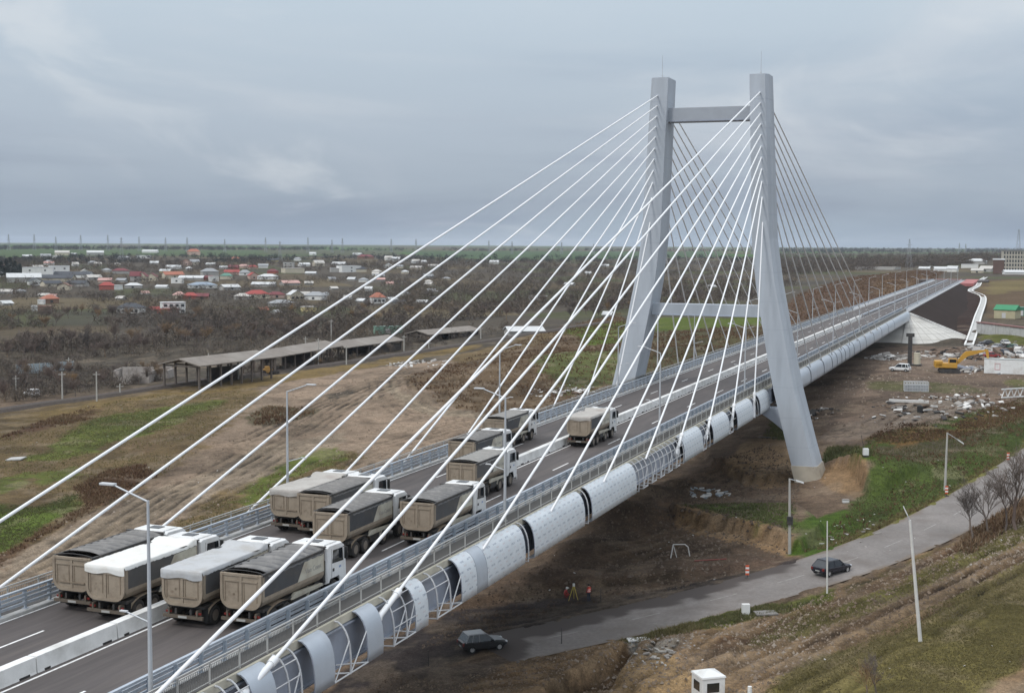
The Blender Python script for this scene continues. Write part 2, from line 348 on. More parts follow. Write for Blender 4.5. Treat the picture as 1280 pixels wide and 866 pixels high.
# colour zones of the soil and its cover (real surface colours)
SOIL=(.165,.128,.10); SAND=(.235,.188,.15); DRY=(.130,.10,.064); GREEN=(.098,.108,.045); SCRUB=(.088,.058,.041); MUD=(.048,.041,.039); DARK=(.112,.085,.066); CLAY=(.25,.185,.125); OLIVE=(.14,.122,.064)
ZONES = [
 ([(0,745),(0,690),(200,600),(230,560),(300,490),(420,465),(560,450),(640,440),(660,500),(640,545),(560,575),(470,600),(330,650),(200,710),(70,740),(-60,790),(-80,740)], SAND, 3),
 ([(-80,700),(-80,520),(150,490),(300,478),(330,490),(270,545),(210,590),(110,650),(0,700)], DRY, 4),
 ([(0,712),(60,670),(130,640),(230,600),(330,560),(430,540),(430,550),(330,600),(220,640),(100,690),(0,735)], (.245,.205,.165), 2),
 ([(200,660),(320,600),(440,565),(460,575),(340,630),(230,690)], DRY, 3),
 ([(330,585),(420,560),(430,575),(350,605),(310,630)], (.10,.115,.045), 3),
 ([(20,572),(56,568),(78,543),(118,522),(200,509),(281,500),(284,506),(218,531),(175,547),(140,553),(115,565),(62,575)], GREEN, 4),
 ([(-60,640),(0,631),(47,634),(94,618),(103,637),(62,656),(19,681),(0,690),(-60,700)], (.085,.108,.04), 3),
 ([(40,590),(94,582),(100,597),(50,604)], GREEN, 3),
 ([(0,600),(40,585),(40,600),(20,612),(0,618)], GREEN, 3),
 ([(-40,720),(0,703),(30,680),(90,652),(125,632),(175,607),(195,595),(178,580),(134,587),(95,608),(110,632),(60,658),(20,686),(0,692)], SCRUB, 2.5),
 ([(0,545),(60,520),(118,508),(112,524),(60,536),(0,552)], SCRUB, 4),
 ([(150,560),(200,545),(250,540),(240,552),(180,568)], (.12,.09,.06), 4),
 ([(310,522),(335,508),(385,510),(395,518),(350,530),(318,532)], (.085,.075,.05), 3),
 ([(408,495),(436,487),(440,490),(415,500)], (.07,.06,.05), 2),
 ([(0,520),(300,475),(440,455),(600,430),(600,436),(440,463),(300,486),(150,503),(0,538)], (.155,.118,.068), 3),
 ([(480,480),(492,478),(503,496),(545,511),(640,516),(640,524),(540,520),(492,502)], (.29,.245,.195), 1),
 ([(505,472),(560,455),(640,430),(720,405),(775,392),(800,430),(785,475),(700,505),(640,525),(590,515),(540,502)], (.105,.078,.054), 4),
 ([(560,448),(640,425),(700,410),(700,422),(620,445),(570,456)], DRY, 3),
 ([(670,465),(740,440),(775,432),(785,475),(720,495),(690,495)], (.085,.09,.045), 6),
 ([(700,414),(760,402),(870,396),(960,396),(960,408),(860,416),(800,424),(740,430)], (.085,.105,.036), 5),
 ([(795,415),(965,405),(965,450),(900,470),(800,490)], (.075,.068,.042), 6),
 ([(950,420),(1000,367),(1060,347),(1150,337),(1180,340),(1165,352),(1060,390),(970,440)], (.085,.056,.04), 5),
 ([(1090,352),(1160,345),(1165,350),(1100,372)], (.13,.09,.06), 5),
 ([(-40,866),(430,866),(560,760),(700,690),(800,630),(870,590),(960,530),(1020,560),(1000,600),(1000,690),(960,710),(860,732),(740,752),(600,800),(520,880),(200,980)], DARK, 4),
 ([(760,690),(800,650),(880,610),(930,620),(900,650),(840,660),(860,690),(800,705)], (.125,.092,.068), 4),
 ([(960,690),(1005,700),(960,712),(900,722),(860,722),(860,712)], (.10,.075,.06), 3),
 ([(640,745),(760,725),(860,712),(860,722),(760,738),(650,758)], (.07,.055,.042), 2),
 ([(838,640),(855,645),(905,655),(935,662),(965,668),(1002,685),(1000,700),(950,684),(905,674),(870,668),(845,660)], (.24,.175,.12), .6),
 ([(1024,584),(1062,586),(1082,602),(1091,628),(1068,622),(1040,612),(1028,604)], (.22,.16,.11), .4),
 ([(928,552),(990,552),(992,606),(950,612),(915,598)], (.20,.15,.105), 1.5),
 ([(970,520),(985,540),(985,556),(960,552)], (.06,.075,.03), 1.5),
 ([(400,890),(430,840),(560,766),(640,752),(740,742),(860,728),(960,713),(1000,701),(1010,706),(900,741),(800,766),(730,783),(640,802),(560,830),(430,880)], MUD, 1.2),
 ([(380,920),(430,872),(560,832),(640,812),(720,803),(790,793),(760,806),(700,830),(600,868),(560,900)], (.135,.112,.094), 2),
 ([(430,880),(520,845),(600,835),(600,850),(500,880)], (.085,.07,.06), 2),
 ([(1070,630),(1092,604),(1066,580),(1090,545),(1150,530),(1220,512),(1300,495),(1300,560),(1230,597),(1180,630),(1120,657),(1040,683),(1000,692),(1010,675)], (.066,.084,.034), 2),
 ([(1090,560),(1180,545),(1280,510),(1290,530),(1200,570),(1120,590),(1090,590)], (.075,.065,.045), 4),
 ([(1078,548),(1110,530),(1150,530),(1185,535),(1240,508),(1300,490),(1300,520),(1200,548),(1120,560)], (.125,.082,.045), 3),
 ([(1020,690),(1100,655),(1180,620),(1262,560),(1300,530),(1300,545),(1180,637),(1110,664),(1040,690)], (.14,.135,.065), 1.2),
 ([(1000,700),(1005,650),(1060,636),(1085,655),(1040,688),(1015,702)], (.07,.10,.035), 2),
 ([(850,648),(930,640),(988,642),(1000,680),(960,672),(905,660)], (.075,.095,.038), 3),
 ([(1030,575),(1035,560),(1070,560),(1100,570),(1085,600),(1062,584)], (.06,.088,.028), 1.5),
 ([(1010,470),(1100,432),(1150,432),(1300,434),(1300,500),(1240,508),(1180,528),(1090,545),(1040,558),(1015,530)], (.155,.122,.10), 4),
 ([(1020,545),(1090,520),(1140,500),(1150,520),(1090,543),(1040,556)], (.17,.14,.118), 3),
 ([(1090,476),(1160,476),(1230,484),(1230,490),(1150,490),(1090,486)], (.105,.10,.06), 3),
 ([(1255,475),(1300,470),(1300,484),(1270,484)], (.115,.11,.06), 3),
 ([(1110,505),(1180,500),(1250,505),(1200,520),(1130,530)], (.21,.18,.155), 5),
 ([(1225,416),(1300,410),(1300,433),(1242,434)], (.11,.115,.048), 3),
 ([(1215,352),(1300,345),(1300,395),(1235,398),(1225,375)], (.105,.078,.055), 6),
 ([(1230,352),(1300,350),(1300,362),(1240,368)], (.15,.125,.075), 8),
 ([(560,900),(640,815),(800,790),(900,765),(1000,748),(1130,702),(1300,632),(1300,900)], (.245,.182,.128), 2),
 ([(930,900),(1000,832),(1100,792),(1200,742),(1300,695),(1300,830),(1200,880)], OLIVE, 2),
 ([(1000,762),(1100,737),(1200,690),(1300,645),(1300,668),(1200,707),(1100,757),(1000,792),(940,806),(940,795)], (.15,.14,.068), 2),
 ([(858,774),(930,757),(1000,746),(1045,730),(1045,748),(960,766),(880,784)], (.115,.125,.048), 1.2),
 ([(1050,734),(1130,703),(1300,634),(1300,640),(1130,710),(1060,742)], (.14,.115,.07), 1.2),
 ([(1240,642),(1300,622),(1300,640),(1210,690),(1190,690)], (.075,.06,.045), 1.5),
 ([(880,815),(1000,764),(1100,722),(1300,630),(1300,642),(1120,722),(1000,778),(880,826)], (.125,.085,.06), 1.2),
 ([(1000,800),(1120,752),(1300,672),(1300,684),(1120,764),(1010,812)], (.165,.12,.085), 1.2),
 ([(1220,900),(1250,862),(1300,828),(1300,900)], (.22,.17,.125), 1.5),
 ([(798,812),(850,800),(855,812),(820,826)], (.36,.34,.31), .8),
 ([(780,800),(812,793),(815,799),(790,805)], (.34,.33,.31), .5),
 ([(680,858),(740,830),(780,804),(798,803),(788,818),(765,850),(735,885),(680,890)], (.105,.074,.05), .8),
 ([(742,880),(770,845),(795,812),(830,822),(860,850),(840,890)], (.26,.195,.13), 1.2),
 ([(1151,392),(1180,372),(1207,350),(1223,351),(1213,363),(1229,374),(1222,397),(1213,430),(1203,430)], (.033,.021,.017), .5),
 ([(-500,311),(-500,326),(0,322),(160,319),(330,321),(430,319),(430,315),(330,312.5)], (.075,.10,.055), 30),
 ([(500,314),(640,313.5),(900,314.5),(900,321),(760,324),(640,325),(530,321)], (.068,.096,.055), 30),
 ([(330,312),(500,313),(500,319),(330,318)], (.085,.09,.06), 30),
]
ZONES = [(wpoly(p), np.array(c), s) for p, c, s in ZONES]

def build_ground():
    az = np.radians(np.r_[np.arange(-88, -60, 2.), np.arange(-60, -44, .5), np.arange(-44, 2.6, .085), np.arange(2.6, 20, .5), np.arange(20, 60, 2.)])
    rr = np.r_[np.geomspace(12, 66, 30, endpoint=False), np.geomspace(66, 420, 330, endpoint=False), np.geomspace(420, 1600, 170, endpoint=False), np.geomspace(1600, 16000, 80)]
    A, D = np.meshgrid(az, rr); x = (D*np.sin(A)).ravel(); y = (D*np.cos(A)).ravel()
    z = zfeat(x, y)
    d = np.hypot(x, y)
    n1 = fbm(x*.05, y*.05, 4); n2 = fbm(x*.4+9, y*.4, 3); n3 = fbm(x*.008+3, y*.008+3, 3)
    c = np.empty((len(x), 3)); c[:] = SOIL
    def mix(w, col): c[:] = c*(1-w[:,None])+np.array(col)*w[:,None]
    mix(sstep((d-300)/60), (.078,.068,.056))
    # patchwork of plots and fields farther out
    u = (x*.8+y*.6)/60; v = (-x*.6+y*.8)/150
    fld = _tab[np.floor(u).astype(int) % 512, np.floor(v).astype(int) % 512]
    far = sstep((d-420)/200)
    mix(far*sstep((fld-.62)/.02)*.75, (.105,.086,.06)); mix(far*sstep((.2-fld)/.02)*.7, (.072,.078,.042)); mix(far*sstep((fld-.86)/.02)*.8, (.13,.11,.078))
    mix(far*sstep((n3-.55)/.1)*.6, (.06,.055,.05))
    u2 = (x*.7+y*.7)/420; v2 = (-x*.7+y*.7)/700; fl2 = _tab[np.floor(u2).astype(int) % 512, (np.floor(v2).astype(int)+77) % 512]
    f2 = sstep((d-2600)/500)
    mix(f2*.9, (.095,.088,.062)); mix(f2*sstep((fl2-.5)/.02)*.9, (.075,.125,.05)); mix(f2*sstep((.22-fl2)/.02)*.8, (.11,.085,.062))
    for poly, col, s in ZONES:
        def fn(idx, sd):
            jit = (n2[idx]-.5)*s*1.6+(n1[idx]-.5)*s*1.6
            w = sstep((sd+jit)/max(s*.55, .3)+.5)
            c[idx] = c[idx]*(1-w[:,None])+col*w[:,None]
        masked(poly, x, y, s*3+2, fn)
    # patchiness: bare spots, darker damp spots, dry tufts
    near = 1-sstep((d-420)/200)
    c *= (1+near*(n1-.5)*.5+near*(n2-.5)*.55)[:,None]
    wet = near*sstep((fbm(x*.13+40, y*.13, 4)-.56)/.08); c *= (1-.3*wet)[:,None]
    pale = near*sstep((fbm(x*.22+80, y*.22+11, 4)-.6)/.06); mix(pale*.28, (.27,.225,.18))
    for L in RUTS:
        for i in range(len(L)-1):
            a, b = L[i], L[i+1]; ex, ey = b-a; ln = math.hypot(ex, ey); lo = np.minimum(a, b)-5; hi = np.maximum(a, b)+5
            idx = np.nonzero((x > lo[0]) & (x < hi[0]) & (y > lo[1]) & (y < hi[1]))[0]
            if not len(idx): continue
            X = x[idx]-a[0]; Y = y[idx]-a[1]; t = (X*ex+Y*ey)/ln; cc = (X*ey-Y*ex)/ln+.8*(vnoise(t*.12+i, t*0)-.5)
            on = ((t > 0) & (t < ln)); w = on*np.exp(-((abs(cc)-.95)/.33)**2)*.62*vnoise(t*.3, t*0+3)*1.5
            c[idx] *= (1-np.clip(w, 0, .7))[:,None]
            w2 = on*np.exp(-(cc/.5)**2)*.4*vnoise(t*.2, t*0+8); c[idx] = c[idx]*(1-w2[:,None])+np.array((.2,.165,.125))*w2[:,None]
    na, nr = len(az), len(rr)
    me = bpy.data.meshes.new('ground'); N = na*nr
    i = np.arange(nr-1)[:,None]*na+np.arange(na-1)[None]; q = np.stack([i, i+na, i+na+1, i+1], -1).reshape(-1, 4)
    me.vertices.add(N); me.vertices.foreach_set('co', np.stack([x, y, z], -1).astype(np.float32).ravel())
    me.loops.add(q.size); me.loops.foreach_set('vertex_index', q.astype(np.int32).ravel())
    me.polygons.add(len(q)); me.polygons.foreach_set('loop_start', (np.arange(len(q))*4).astype(np.int32)); me.polygons.foreach_set('loop_total', np.full(len(q), 4, np.int32))
    me.polygons.foreach_set('use_smooth', np.ones(len(q), bool))
    lum = c @ np.array((.3,.6,.1)); c = (lum[:,None]+(c-lum[:,None])*1.4)*.83
    at_ = me.attributes.new('soil', 'FLOAT_COLOR', 'POINT'); at_.data.foreach_set('color', np.c_[np.clip(c, .01, .8), np.ones(N)].astype(np.float32).ravel())
    me.update(calc_edges=True); me.validate()
    m = bpy.data.materials.new('soil_and_cover'); m.use_nodes = True; nt = m.node_tree; b = nt.nodes['Principled BSDF']
    b.inputs['Roughness'].default_value = .95; b.inputs['Specular IOR Level'].default_value = .15
    an = nt.nodes.new('ShaderNodeAttribute'); an.attribute_name = 'soil'; tc = nt.nodes.new('ShaderNodeTexCoord')
    cur = an.outputs['Color']
    for sc, v, det in ((.9, .34, 6), (4.2, .36, 4), (13., .30, 2), (.02, .22, 5)):
        n = nt.nodes.new('ShaderNodeTexNoise'); n.inputs['Scale'].default_value = sc; n.inputs['Detail'].default_value = det; n.inputs['Roughness'].default_value = .68
        nt.links.new(tc.outputs['Object'], n.inputs['Vector'])
        mr = nt.nodes.new('ShaderNodeMapRange'); mr.inputs['From Min'].default_value = .3; mr.inputs['From Max'].default_value = .7; mr.inputs['To Min'].default_value = 1-v; mr.inputs['To Max'].default_value = 1+v
        nt.links.new(n.outputs['Fac'], mr.inputs['Value'])
        mx = nt.nodes.new('ShaderNodeMix'); mx.data_type = 'RGBA'; mx.blend_type = 'MULTIPLY'; mx.inputs['Factor'].default_value = 1
        nt.links.new(cur, mx.inputs['A']); nt.links.new(mr.outputs['Result'], mx.inputs['B']); cur = mx.outputs['Result']
    nt.links.new(cur, b.inputs['Base Color'])
    n = nt.nodes.new('ShaderNodeTexNoise'); n.inputs['Scale'].default_value = 1.6; n.inputs['Detail'].default_value = 7; n.inputs['Roughness'].default_value = .7
    nt.links.new(tc.outputs['Object'], n.inputs['Vector'])
    bp = nt.nodes.new('ShaderNodeBump'); bp.inputs['Strength'].default_value = .55; bp.inputs['Distance'].default_value = .35
    nt.links.new(n.outputs['Fac'], bp.inputs['Height']); nt.links.new(bp.outputs['Normal'], b.inputs['Normal'])
    me.materials.append(m)
    o = link('ground', me); structure(o)
    return o
build_ground()

# access road strip with its own worn asphalt and paint
old_asphalt = mat('worn_road_asphalt', (.185,.168,.157), .85, .16, 3, bump=.15, var2=.2, scale2=.12, dirt=(.12,.1,.088), dirt_scale=.25, dirt_amt=.6)
def strip(P, offs, dz, mi=0, mb=None):
    mb = mb or MB(); P = np.array(P); T = np.gradient(P, axis=0); T /= np.linalg.norm(T[:,:2], axis=1)[:,None]; N = np.stack([T[:,1], -T[:,0]], -1)
    mb.grid([[(p[0]+n[0]*o, p[1]+n[1]*o, p[2]+dz) for o in offs] for p, n in zip(P, N)], mi, False); return mb
paint_worn = mat('worn_road_paint', (.30,.285,.27), .7, .2, 6, dirt=(.15,.135,.125), dirt_scale=1.5, dirt_amt=.8)
MUDP = wpoly([(300,960),(430,830),(560,766),(640,752),(740,742),(860,728),(985,703),(1002,708),(900,740),(835,755),(775,770),(735,784),(695,794),(668,802),(660,815),(640,850),(520,900),(430,940)])
_RD = ROAD.copy(); _RD[:16,2] -= np.linspace(.45, 0, 16)**1.5
mb = strip(_RD, np.linspace(-4.1, 4.1, 28), 0)
road_o = structure(mb.build('access_road', old_asphalt))
me = road_o.data; xy = np.array([v.co[:] for v in me.vertices]); sd = sdist(MUDP, xy[:,0], xy[:,1])
wet = sstep((sd+(fbm(xy[:,0]*.5, xy[:,1]*.5, 4)-.5)*3.5)/1.0+.5)
edge = np.tile(np.abs(np.linspace(-1, 1, 28)), len(ROAD)); dust = sstep((edge-.86+(fbm(xy[:,0]*.4+9, xy[:,1]*.4, 3)-.5)*.35)/.12)
a_ = me.attributes.new('mud', 'FLOAT', 'POINT'); a_.data.foreach_set('value', wet.astype(np.float32))
a_ = me.attributes.new('dust', 'FLOAT', 'POINT'); a_.data.foreach_set('value', (dust*(1-wet)).astype(np.float32))
nt = old_asphalt.node_tree; b = nt.nodes['Principled BSDF']; src = b.inputs['Base Color'].links[0].from_socket
for nm, col, k in (('dust', (.15,.118,.09), .85), ('mud', (.062,.05,.045), 1.)):
    an = nt.nodes.new('ShaderNodeAttribute'); an.attribute_name = nm
    mu = nt.nodes.new('ShaderNodeMath'); mu.operation = 'MULTIPLY'; mu.inputs[1].default_value = k; nt.links.new(an.outputs['Fac'], mu.inputs[0])
    mx = nt.nodes.new('ShaderNodeMix'); mx.data_type = 'RGBA'; nt.links.new(mu.outputs[0], mx.inputs['Factor']); nt.links.new(src, mx.inputs['A']); mx.inputs['B'].default_value = (*col, 1); src = mx.outputs['Result']
nt.links.new(src, b.inputs['Base Color'])
mb = MB(); acc = 0
for i in range(20, len(ROAD)-1):
    L = np.linalg.norm(ROAD[i+1]-ROAD[i]); acc += L
    if (acc % 9) < 3.4: strip(ROAD[i:i+2], (-.06, .06), .006, 0, mb)
mb.build('centre_line', paint_worn, road_o)
# ------------------------------------------------------------------ the bridge
XC = -42.7; XR = -33.6; XL = -51.8; Y0, YA, YE = 14., 441., 868.
bridge = thing('cable_stayed_bridge', 'grey cable stayed bridge with H shaped tower and white stay cables over a muddy valley', 'bridge', (0,0,0))
mb = MB(); mb.box(XL+.35, XR-.35, Y0, YA, -.35, -.02); mb.build('deck_slab', conc, bridge)
for s, x in ((1, XR), (-1, XL)):
    mb = MB(); a, b = sorted((x, x-s*.34)); mb.box(a, b, Y0, YA, -.32, .13); mb.build('edge_beam', slab_edge_m, bridge)
    mb = MB(); a, b = sorted((x-s*.17, x-s*1.42)); mb.box(a, b, Y0, YA, .0, .165); mb.build('footway', mat('footway_surface', (.085,.082,.08), .85, .15, 3), bridge)
    mb = MB(); a, b = sorted((x-s*1.423, x-s*1.9)); mb.box(a, b, Y0, YA, -.02, .15); mb.build('kerb', conc, bridge)
    mb = MB(); xi = x-s*.12                                            # steel edge girder under the slab
    mb.box(min(xi, xi-s*1.1), max(xi, xi-s*1.1), Y0, YA, -2.55, -.36)
    for zf in (-.42, -2.5): mb.box(min(x+s*.1, x-s*1.3), max(x+s*.1, x-s*1.3), Y0+.01, YA-.01, zf-.05, zf+.03)
    mb.build('edge_girder', steel_dark, bridge)
for k in range(96):
    mb = MB(); y = Y0+3+k*4.45; mb.box(XL+1.3, XR-1.3, y-.15, y+.15, -1.9, -.36); mb.build('cross_beam', steel_dark, bridge)
roadway = MB(); roadway.box(XL+1.9, XR-1.9, Y0, YA, -.019, .0); roadway = roadway.build('road_surface', asphalt, bridge)
mb = MB()
def dash(x, y, L, w=.14): mb.add([(x-w/2, y, .005), (x+w/2, y, .005), (x+w/2, y+L, .005), (x-w/2, y+L, .005)], [(0,1,2,3)])
for k in range(30):
    y = 27.4+k*17.25
    if y < YA-5: dash(-38.7, y, 4.4)
    y = 16.3+k*18.
    if y < YA-5: dash(-46.8, y, 3.8)
for x in (-42.02, -49.75): dash(x, Y0, YA-Y0-.1, .15)
mb.build('lane_marking', paint, roadway)

# --- tower
tower = bpy.data.objects.new('tower', None); COL.objects.link(tower); tower.parent = bridge; tower.location = (0, 191, 0)
TZ = [-12.9, -10.2, -4, 0, 5, 10.5, 15, 20, 26, 34, 43.6]
def toff(z): return float(np.interp(z, [-14,-12.5,-7,0,5,10.5,15,21,43.6], [15.55,15.1,13.55,11.7,10.62,9.55,8.72,7.95,7.0]))
def thw(z): return float(np.interp(z, [-14,0,12,20,43.6], [1.72,1.66,1.6,1.45,1.28]))
def thl(z): return float(np.interp(z, [-14,0,20,43.6], [3.2,2.9,2.5,2.25]))
TXC = -41.9
for s in (1, -1):
    def ring(z, g=0):
        c = TXC+s*toff(z); w = thw(z)+g; l = thl(z)+g; q = .45
        return [(c-s*w, -l, z), (c+s*(w-q), -l, z), (c+s*w, -l+q*1.4, z), (c+s*w, l-q*1.4, z), (c+s*(w-q), l, z), (c-s*w, l, z)]
    mb = MB(); zs = np.r_[np.linspace(-10.2, 16, 24), np.linspace(17, 43.6, 14)]
    mb.loft([ring(z) for z in zs])
    for z in (-7.6, -3.6, .6, 4.6, 8.5, 12.3, 16.4, 20.4, 24.4, 28.4, 32.4, 36.2, 40.2): mb.loft([ring(z-.025, .004), ring(z+.025, .004)], 1, caps=False)
    leg = mb.build('tower_leg', [tower_m, mat('tower_joint', (.33,.365,.42), .7)], tower)
    mb = MB(); mb.loft([ring(z, .12) for z in (-14.5, -13, -11.5, -10.15)]); mb.build('leg_footing', raw_conc, tower)
    c = TXC+s*toff(43.6)
    mb = MB(); mb.tube((c, -.6, 43.5), (c, -.6, 46.9), .05, .02, 6); mb.tube((c,-.6,43.5),(c,-.6,44.1),.14,.1,8); mb.build('lightning_rod', galv_pole, tower)
    mb = MB(); c0 = XR+.2 if s > 0 else XL-.2                          # curved haunch between leg and girder
    pts = []
    xe = c0-s*1.5
    x_leg = lambda z: TXC+s*(toff(z)-thw(z)+.1)
    pts = [(x_leg(-2.6), -2.6), (c0-s*3.4, -2.6)]
    for t in np.linspace(.15, 1, 8):
        z = -2.6-3.4*t**2.2; pts.append(((c0-s*3.4)*(1-t)+x_leg(z)*t, z))
    mb.prism(pts, -1.5, 1.5); mb.build('leg_bracket', steel, tower)
for z0, z1, nm in ((37.45, 39.4, 'crossbeam'), (10.1, 11.75, 'crossbeam')):
    mb = MB(); w0 = toff((z0+z1)/2)-thw((z0+z1)/2)+.05
    mb.bbox(TXC-w0, TXC+w0, -1.25, 1.25, z0, z1, .04); mb.box(TXC-w0+.3, TXC+w0-.3, -1.27, -1.25, z0+.02, z0+.22, 1)
    mb.build(nm, [mat('crossbeam_steel', (.31,.335,.37), .55, .05, 1), steel_dark] if z0 > 30 else [tower_m, steel], tower)

# --- stay cables
ANCH_Z = [41.27,39.82,38.38,36.96,35.5,33.93,32.43,30.87,29.22,27.19,24.17]
def xs_anchor(s, o): return XR+o if s > 0 else XL-o
for s in (1, -1):
    for k in range(11):
        for side in (0, 1):
            y = (41.4+13.88*k) if side == 0 else (191*2-(41.4+13.88*k)+1.5)
            p0 = np.array((XR+.52 if s > 0 else XL-.52, y, -.12)); zt = ANCH_Z[k]-.1
            lz = thl(zt); p1 = np.array((TXC+s*(toff(zt)+.12), 191+(-lz+.35 if side == 0 else lz-.35), zt))
            d = (p1-p0)/np.linalg.norm(p1-p0)
            mb = MB(); mb.tube(p0-d*.25, p1, .097, .097, 10); ca = mb.build('stay_cable', white_cable, bridge)
            if k > 2 and not (7 <= k and side == 0): continue
            mb = MB(); mb.tube(p0-d*2.2, p0+d*.7, .17, .17, 12); mb.tube(p0+d*.3, p0+d*.75, .225, .225, 12); mb.tube(p0-d*2.7, p0-d*2.1, .25, .25, 12)
            mb.build('anchor_sleeve', white_cable, ca)

# --- curved fairing along both girders
PR = [(0,.10),(.24,.07),(.48,-.10),(.68,-.36),(.83,-.70),(.93,-1.12),(.98,-1.6),(1.0,-2.1),(.97,-2.64),(.3,-2.78)]
ARC = np.r_[0, np.cumsum([math.dist(a, b) for a, b in zip(PR[:-1], PR[1:])])]
m_film = bpy.data.materials.new('printed_protective_film'); m_film.use_nodes = True
def film_nodes():
    nt = m_film.node_tree; b = nt.nodes['Principled BSDF']; b.inputs['Roughness'].default_value = .45
    uv = nt.nodes.new('ShaderNodeUVMap'); uv.uv_map = 'sheet'
    def math_(op, a, bb=None, c=None):
        n = nt.nodes.new('ShaderNodeMath'); n.operation = op
        for i, v in enumerate((a, bb, c)):
            if v is None: continue
            if isinstance(v, (int, float)): n.inputs[i].default_value = v
            else: nt.links.new(v, n.inputs[i])
        return n.outputs[0]
    sp = nt.nodes.new('ShaderNodeSeparateXYZ'); nt.links.new(uv.outputs['UV'], sp.inputs['Vector'])
    u, v = sp.outputs['X'], sp.outputs['Y']
    def words(cw, ch, ww, wh, ou, ov):
        vv = math_('DIVIDE', math_('ADD', v, ov), ch); row = math_('FLOOR', vv); fv = math_('SUBTRACT', vv, row)
        uu = math_('ADD', math_('DIVIDE', math_('ADD', u, ou), cw), math_('MULTIPLY', math_('MODULO', row, 2.), .5)); fu = math_('FRACT', uu)
        a = math_('LESS_THAN', fu, ww/cw); bb = math_('LESS_THAN', fv, wh/ch)
        n = nt.nodes.new('ShaderNodeTexNoise'); n.inputs['Scale'].default_value = 9; n.inputs['Detail'].default_value = 1
        nt.links.new(uv.outputs['UV'], n.inputs['Vector'])
        return math_('MULTIPLY', math_('MULTIPLY', a, bb), math_('GREATER_THAN', n.outputs['Fac'], .46))
    w1 = words(1.15, .62, .62, .13, 0, 0); w2 = words(1.15, .62, .42, .10, .25, .31)
    mx = nt.nodes.new('ShaderNodeMix'); mx.data_type = 'RGBA'; mx.inputs['A'].default_value = (.62,.665,.70,1); mx.inputs['B'].default_value = (.36,.40,.46,1)
    nt.links.new(w1, mx.inputs['Factor'])
    m2 = nt.nodes.new('ShaderNodeMix'); m2.data_type = 'RGBA'; m2.inputs['B'].default_value = (.55,.50,.52,1); nt.links.new(mx.outputs['Result'], m2.inputs['A']); nt.links.new(math_('MULTIPLY', w2, .8), m2.inputs['Factor'])
    n = nt.nodes.new('ShaderNodeTexNoise'); n.inputs['Scale'].default_value = 1.3; n.inputs['Detail'].default_value = 4; nt.links.new(uv.outputs['UV'], n.inputs['Vector'])
    mr = nt.nodes.new('ShaderNodeMapRange'); mr.inputs['To Min'].default_value = .82; mr.inputs['To Max'].default_value = 1.12; nt.links.new(n.outputs['Fac'], mr.inputs['Value'])
    m3 = nt.nodes.new('ShaderNodeMix'); m3.data_type = 'RGBA'; m3.blend_type = 'MULTIPLY'; m3.inputs['Factor'].default_value = 1
    nt.links.new(m2.outputs['Result'], m3.inputs['A']); nt.links.new(mr.outputs['Result'], m3.inputs['B']); nt.links.new(m3.outputs['Result'], b.inputs['Base Color'])
    bp = nt.nodes.new('ShaderNodeBump'); bp.inputs['Strength'].default_value = .25; bp.inputs['Distance'].default_value = .05; nt.links.new(n.outputs['Fac'], bp.inputs['Height']); nt.links.new(bp.outputs['Normal'], b.inputs['Normal'])
film_nodes()
fair_m = mat('fairing_sheet', (.44,.485,.54), .38, .03, 2, metal=.1, var2=.05, scale2=.2, dirt=(.33,.35,.38), dirt_scale=.4, dirt_amt=.4)
rib_m = mat('fairing_frame', (.52,.53,.54), .5)
def xs(s, o): return XR+o if s > 0 else XL-o
def panel(s, y0, y1, film=False, soffit=True):
    prof = PR if soffit else PR[:-1]
    mb = MB(); n = len(prof)
    n_y = max(1, int((y1-y0)/2))
    ys = np.linspace(y0, y1, n_y+1)
    P = [[(xs(s, o), y, z) for o, z in prof] for y in ys]; mb.grid(P, 0, True)
    Pi = [[(xs(s, o-.06 if o > .1 else o), y, z-.05) for o, z in prof] for y in (y0, y1)]; mb.grid(Pi, 1, True)
    for j in (0, 1):
        y = (y0, y1)[j]
        for i in range(n-1):
            a, b_ = prof[i], prof[i+1]
            mb.add([(xs(s,a[0]),y,a[1]),(xs(s,b_[0]),y,b_[1]),(xs(s,b_[0]-.06),y,b_[1]-.05),(xs(s,a[0]-(.06 if a[0] > .1 else 0)),y,a[1]-.05)], [(0,1,2,3)], 1)
    o = mb.build('fairing_panel', [m_film if film else fair_m, steel_dark], bridge)
    if film:
        uvl = o.data.uv_layers.new(name='sheet')
        for lp in o.data.loops:
            v = o.data.vertices[lp.vertex_index].co
            off = abs(v.x-(XR if s > 0 else XL)); k = int(np.argmin([abs(off-a)+abs(v.z-b_) for a, b_ in PR]))
            uvl.data[lp.index].uv = (v.y, ARC[k])
    return o
def rib(s, y):
    mb = MB()
    mb.path([(xs(s, o-.03), y, z-.03) for o, z in PR[:-1]], .055, 6)
    mb.tube((xs(s,.95), y, -2.64), (xs(s,.05), y, -2.72), .045, .045, 6)
    mb.build('fairing_rib', rib_m, bridge)
def stringers(s, y0, y1, ks=(3,5)):
    mb = MB()
    for k in ks: mb.tube((xs(s,PR[k][0]-.03), y0, PR[k][1]-.03), (xs(s,PR[k][0]-.03), y1, PR[k][1]-.03), .035, .035, 6)
    mb.build('fairing_stringer', rib_m, bridge)
def bracing(s, y0, y1):
    mb = MB()
    mb.tube((xs(s,.97), y0, -2.6), (xs(s,.97), y1, -2.6), .045, .045, 6); mb.tube((xs(s,.97), y0, -2.6), (xs(s,.88), y1, -.9), .04, .04, 6)
    mb.tube((xs(s,.95), y1, -2.6), (xs(s,.05), y0, -2.3), .04, .04, 6)
    mb.build('fairing_brace', rib_m, bridge)
panel(1, 49.2, 50.6); panel(1, 53.4, 55.4); panel(1, 59.1, 61.2); panel(1, 65.0, 66.9)
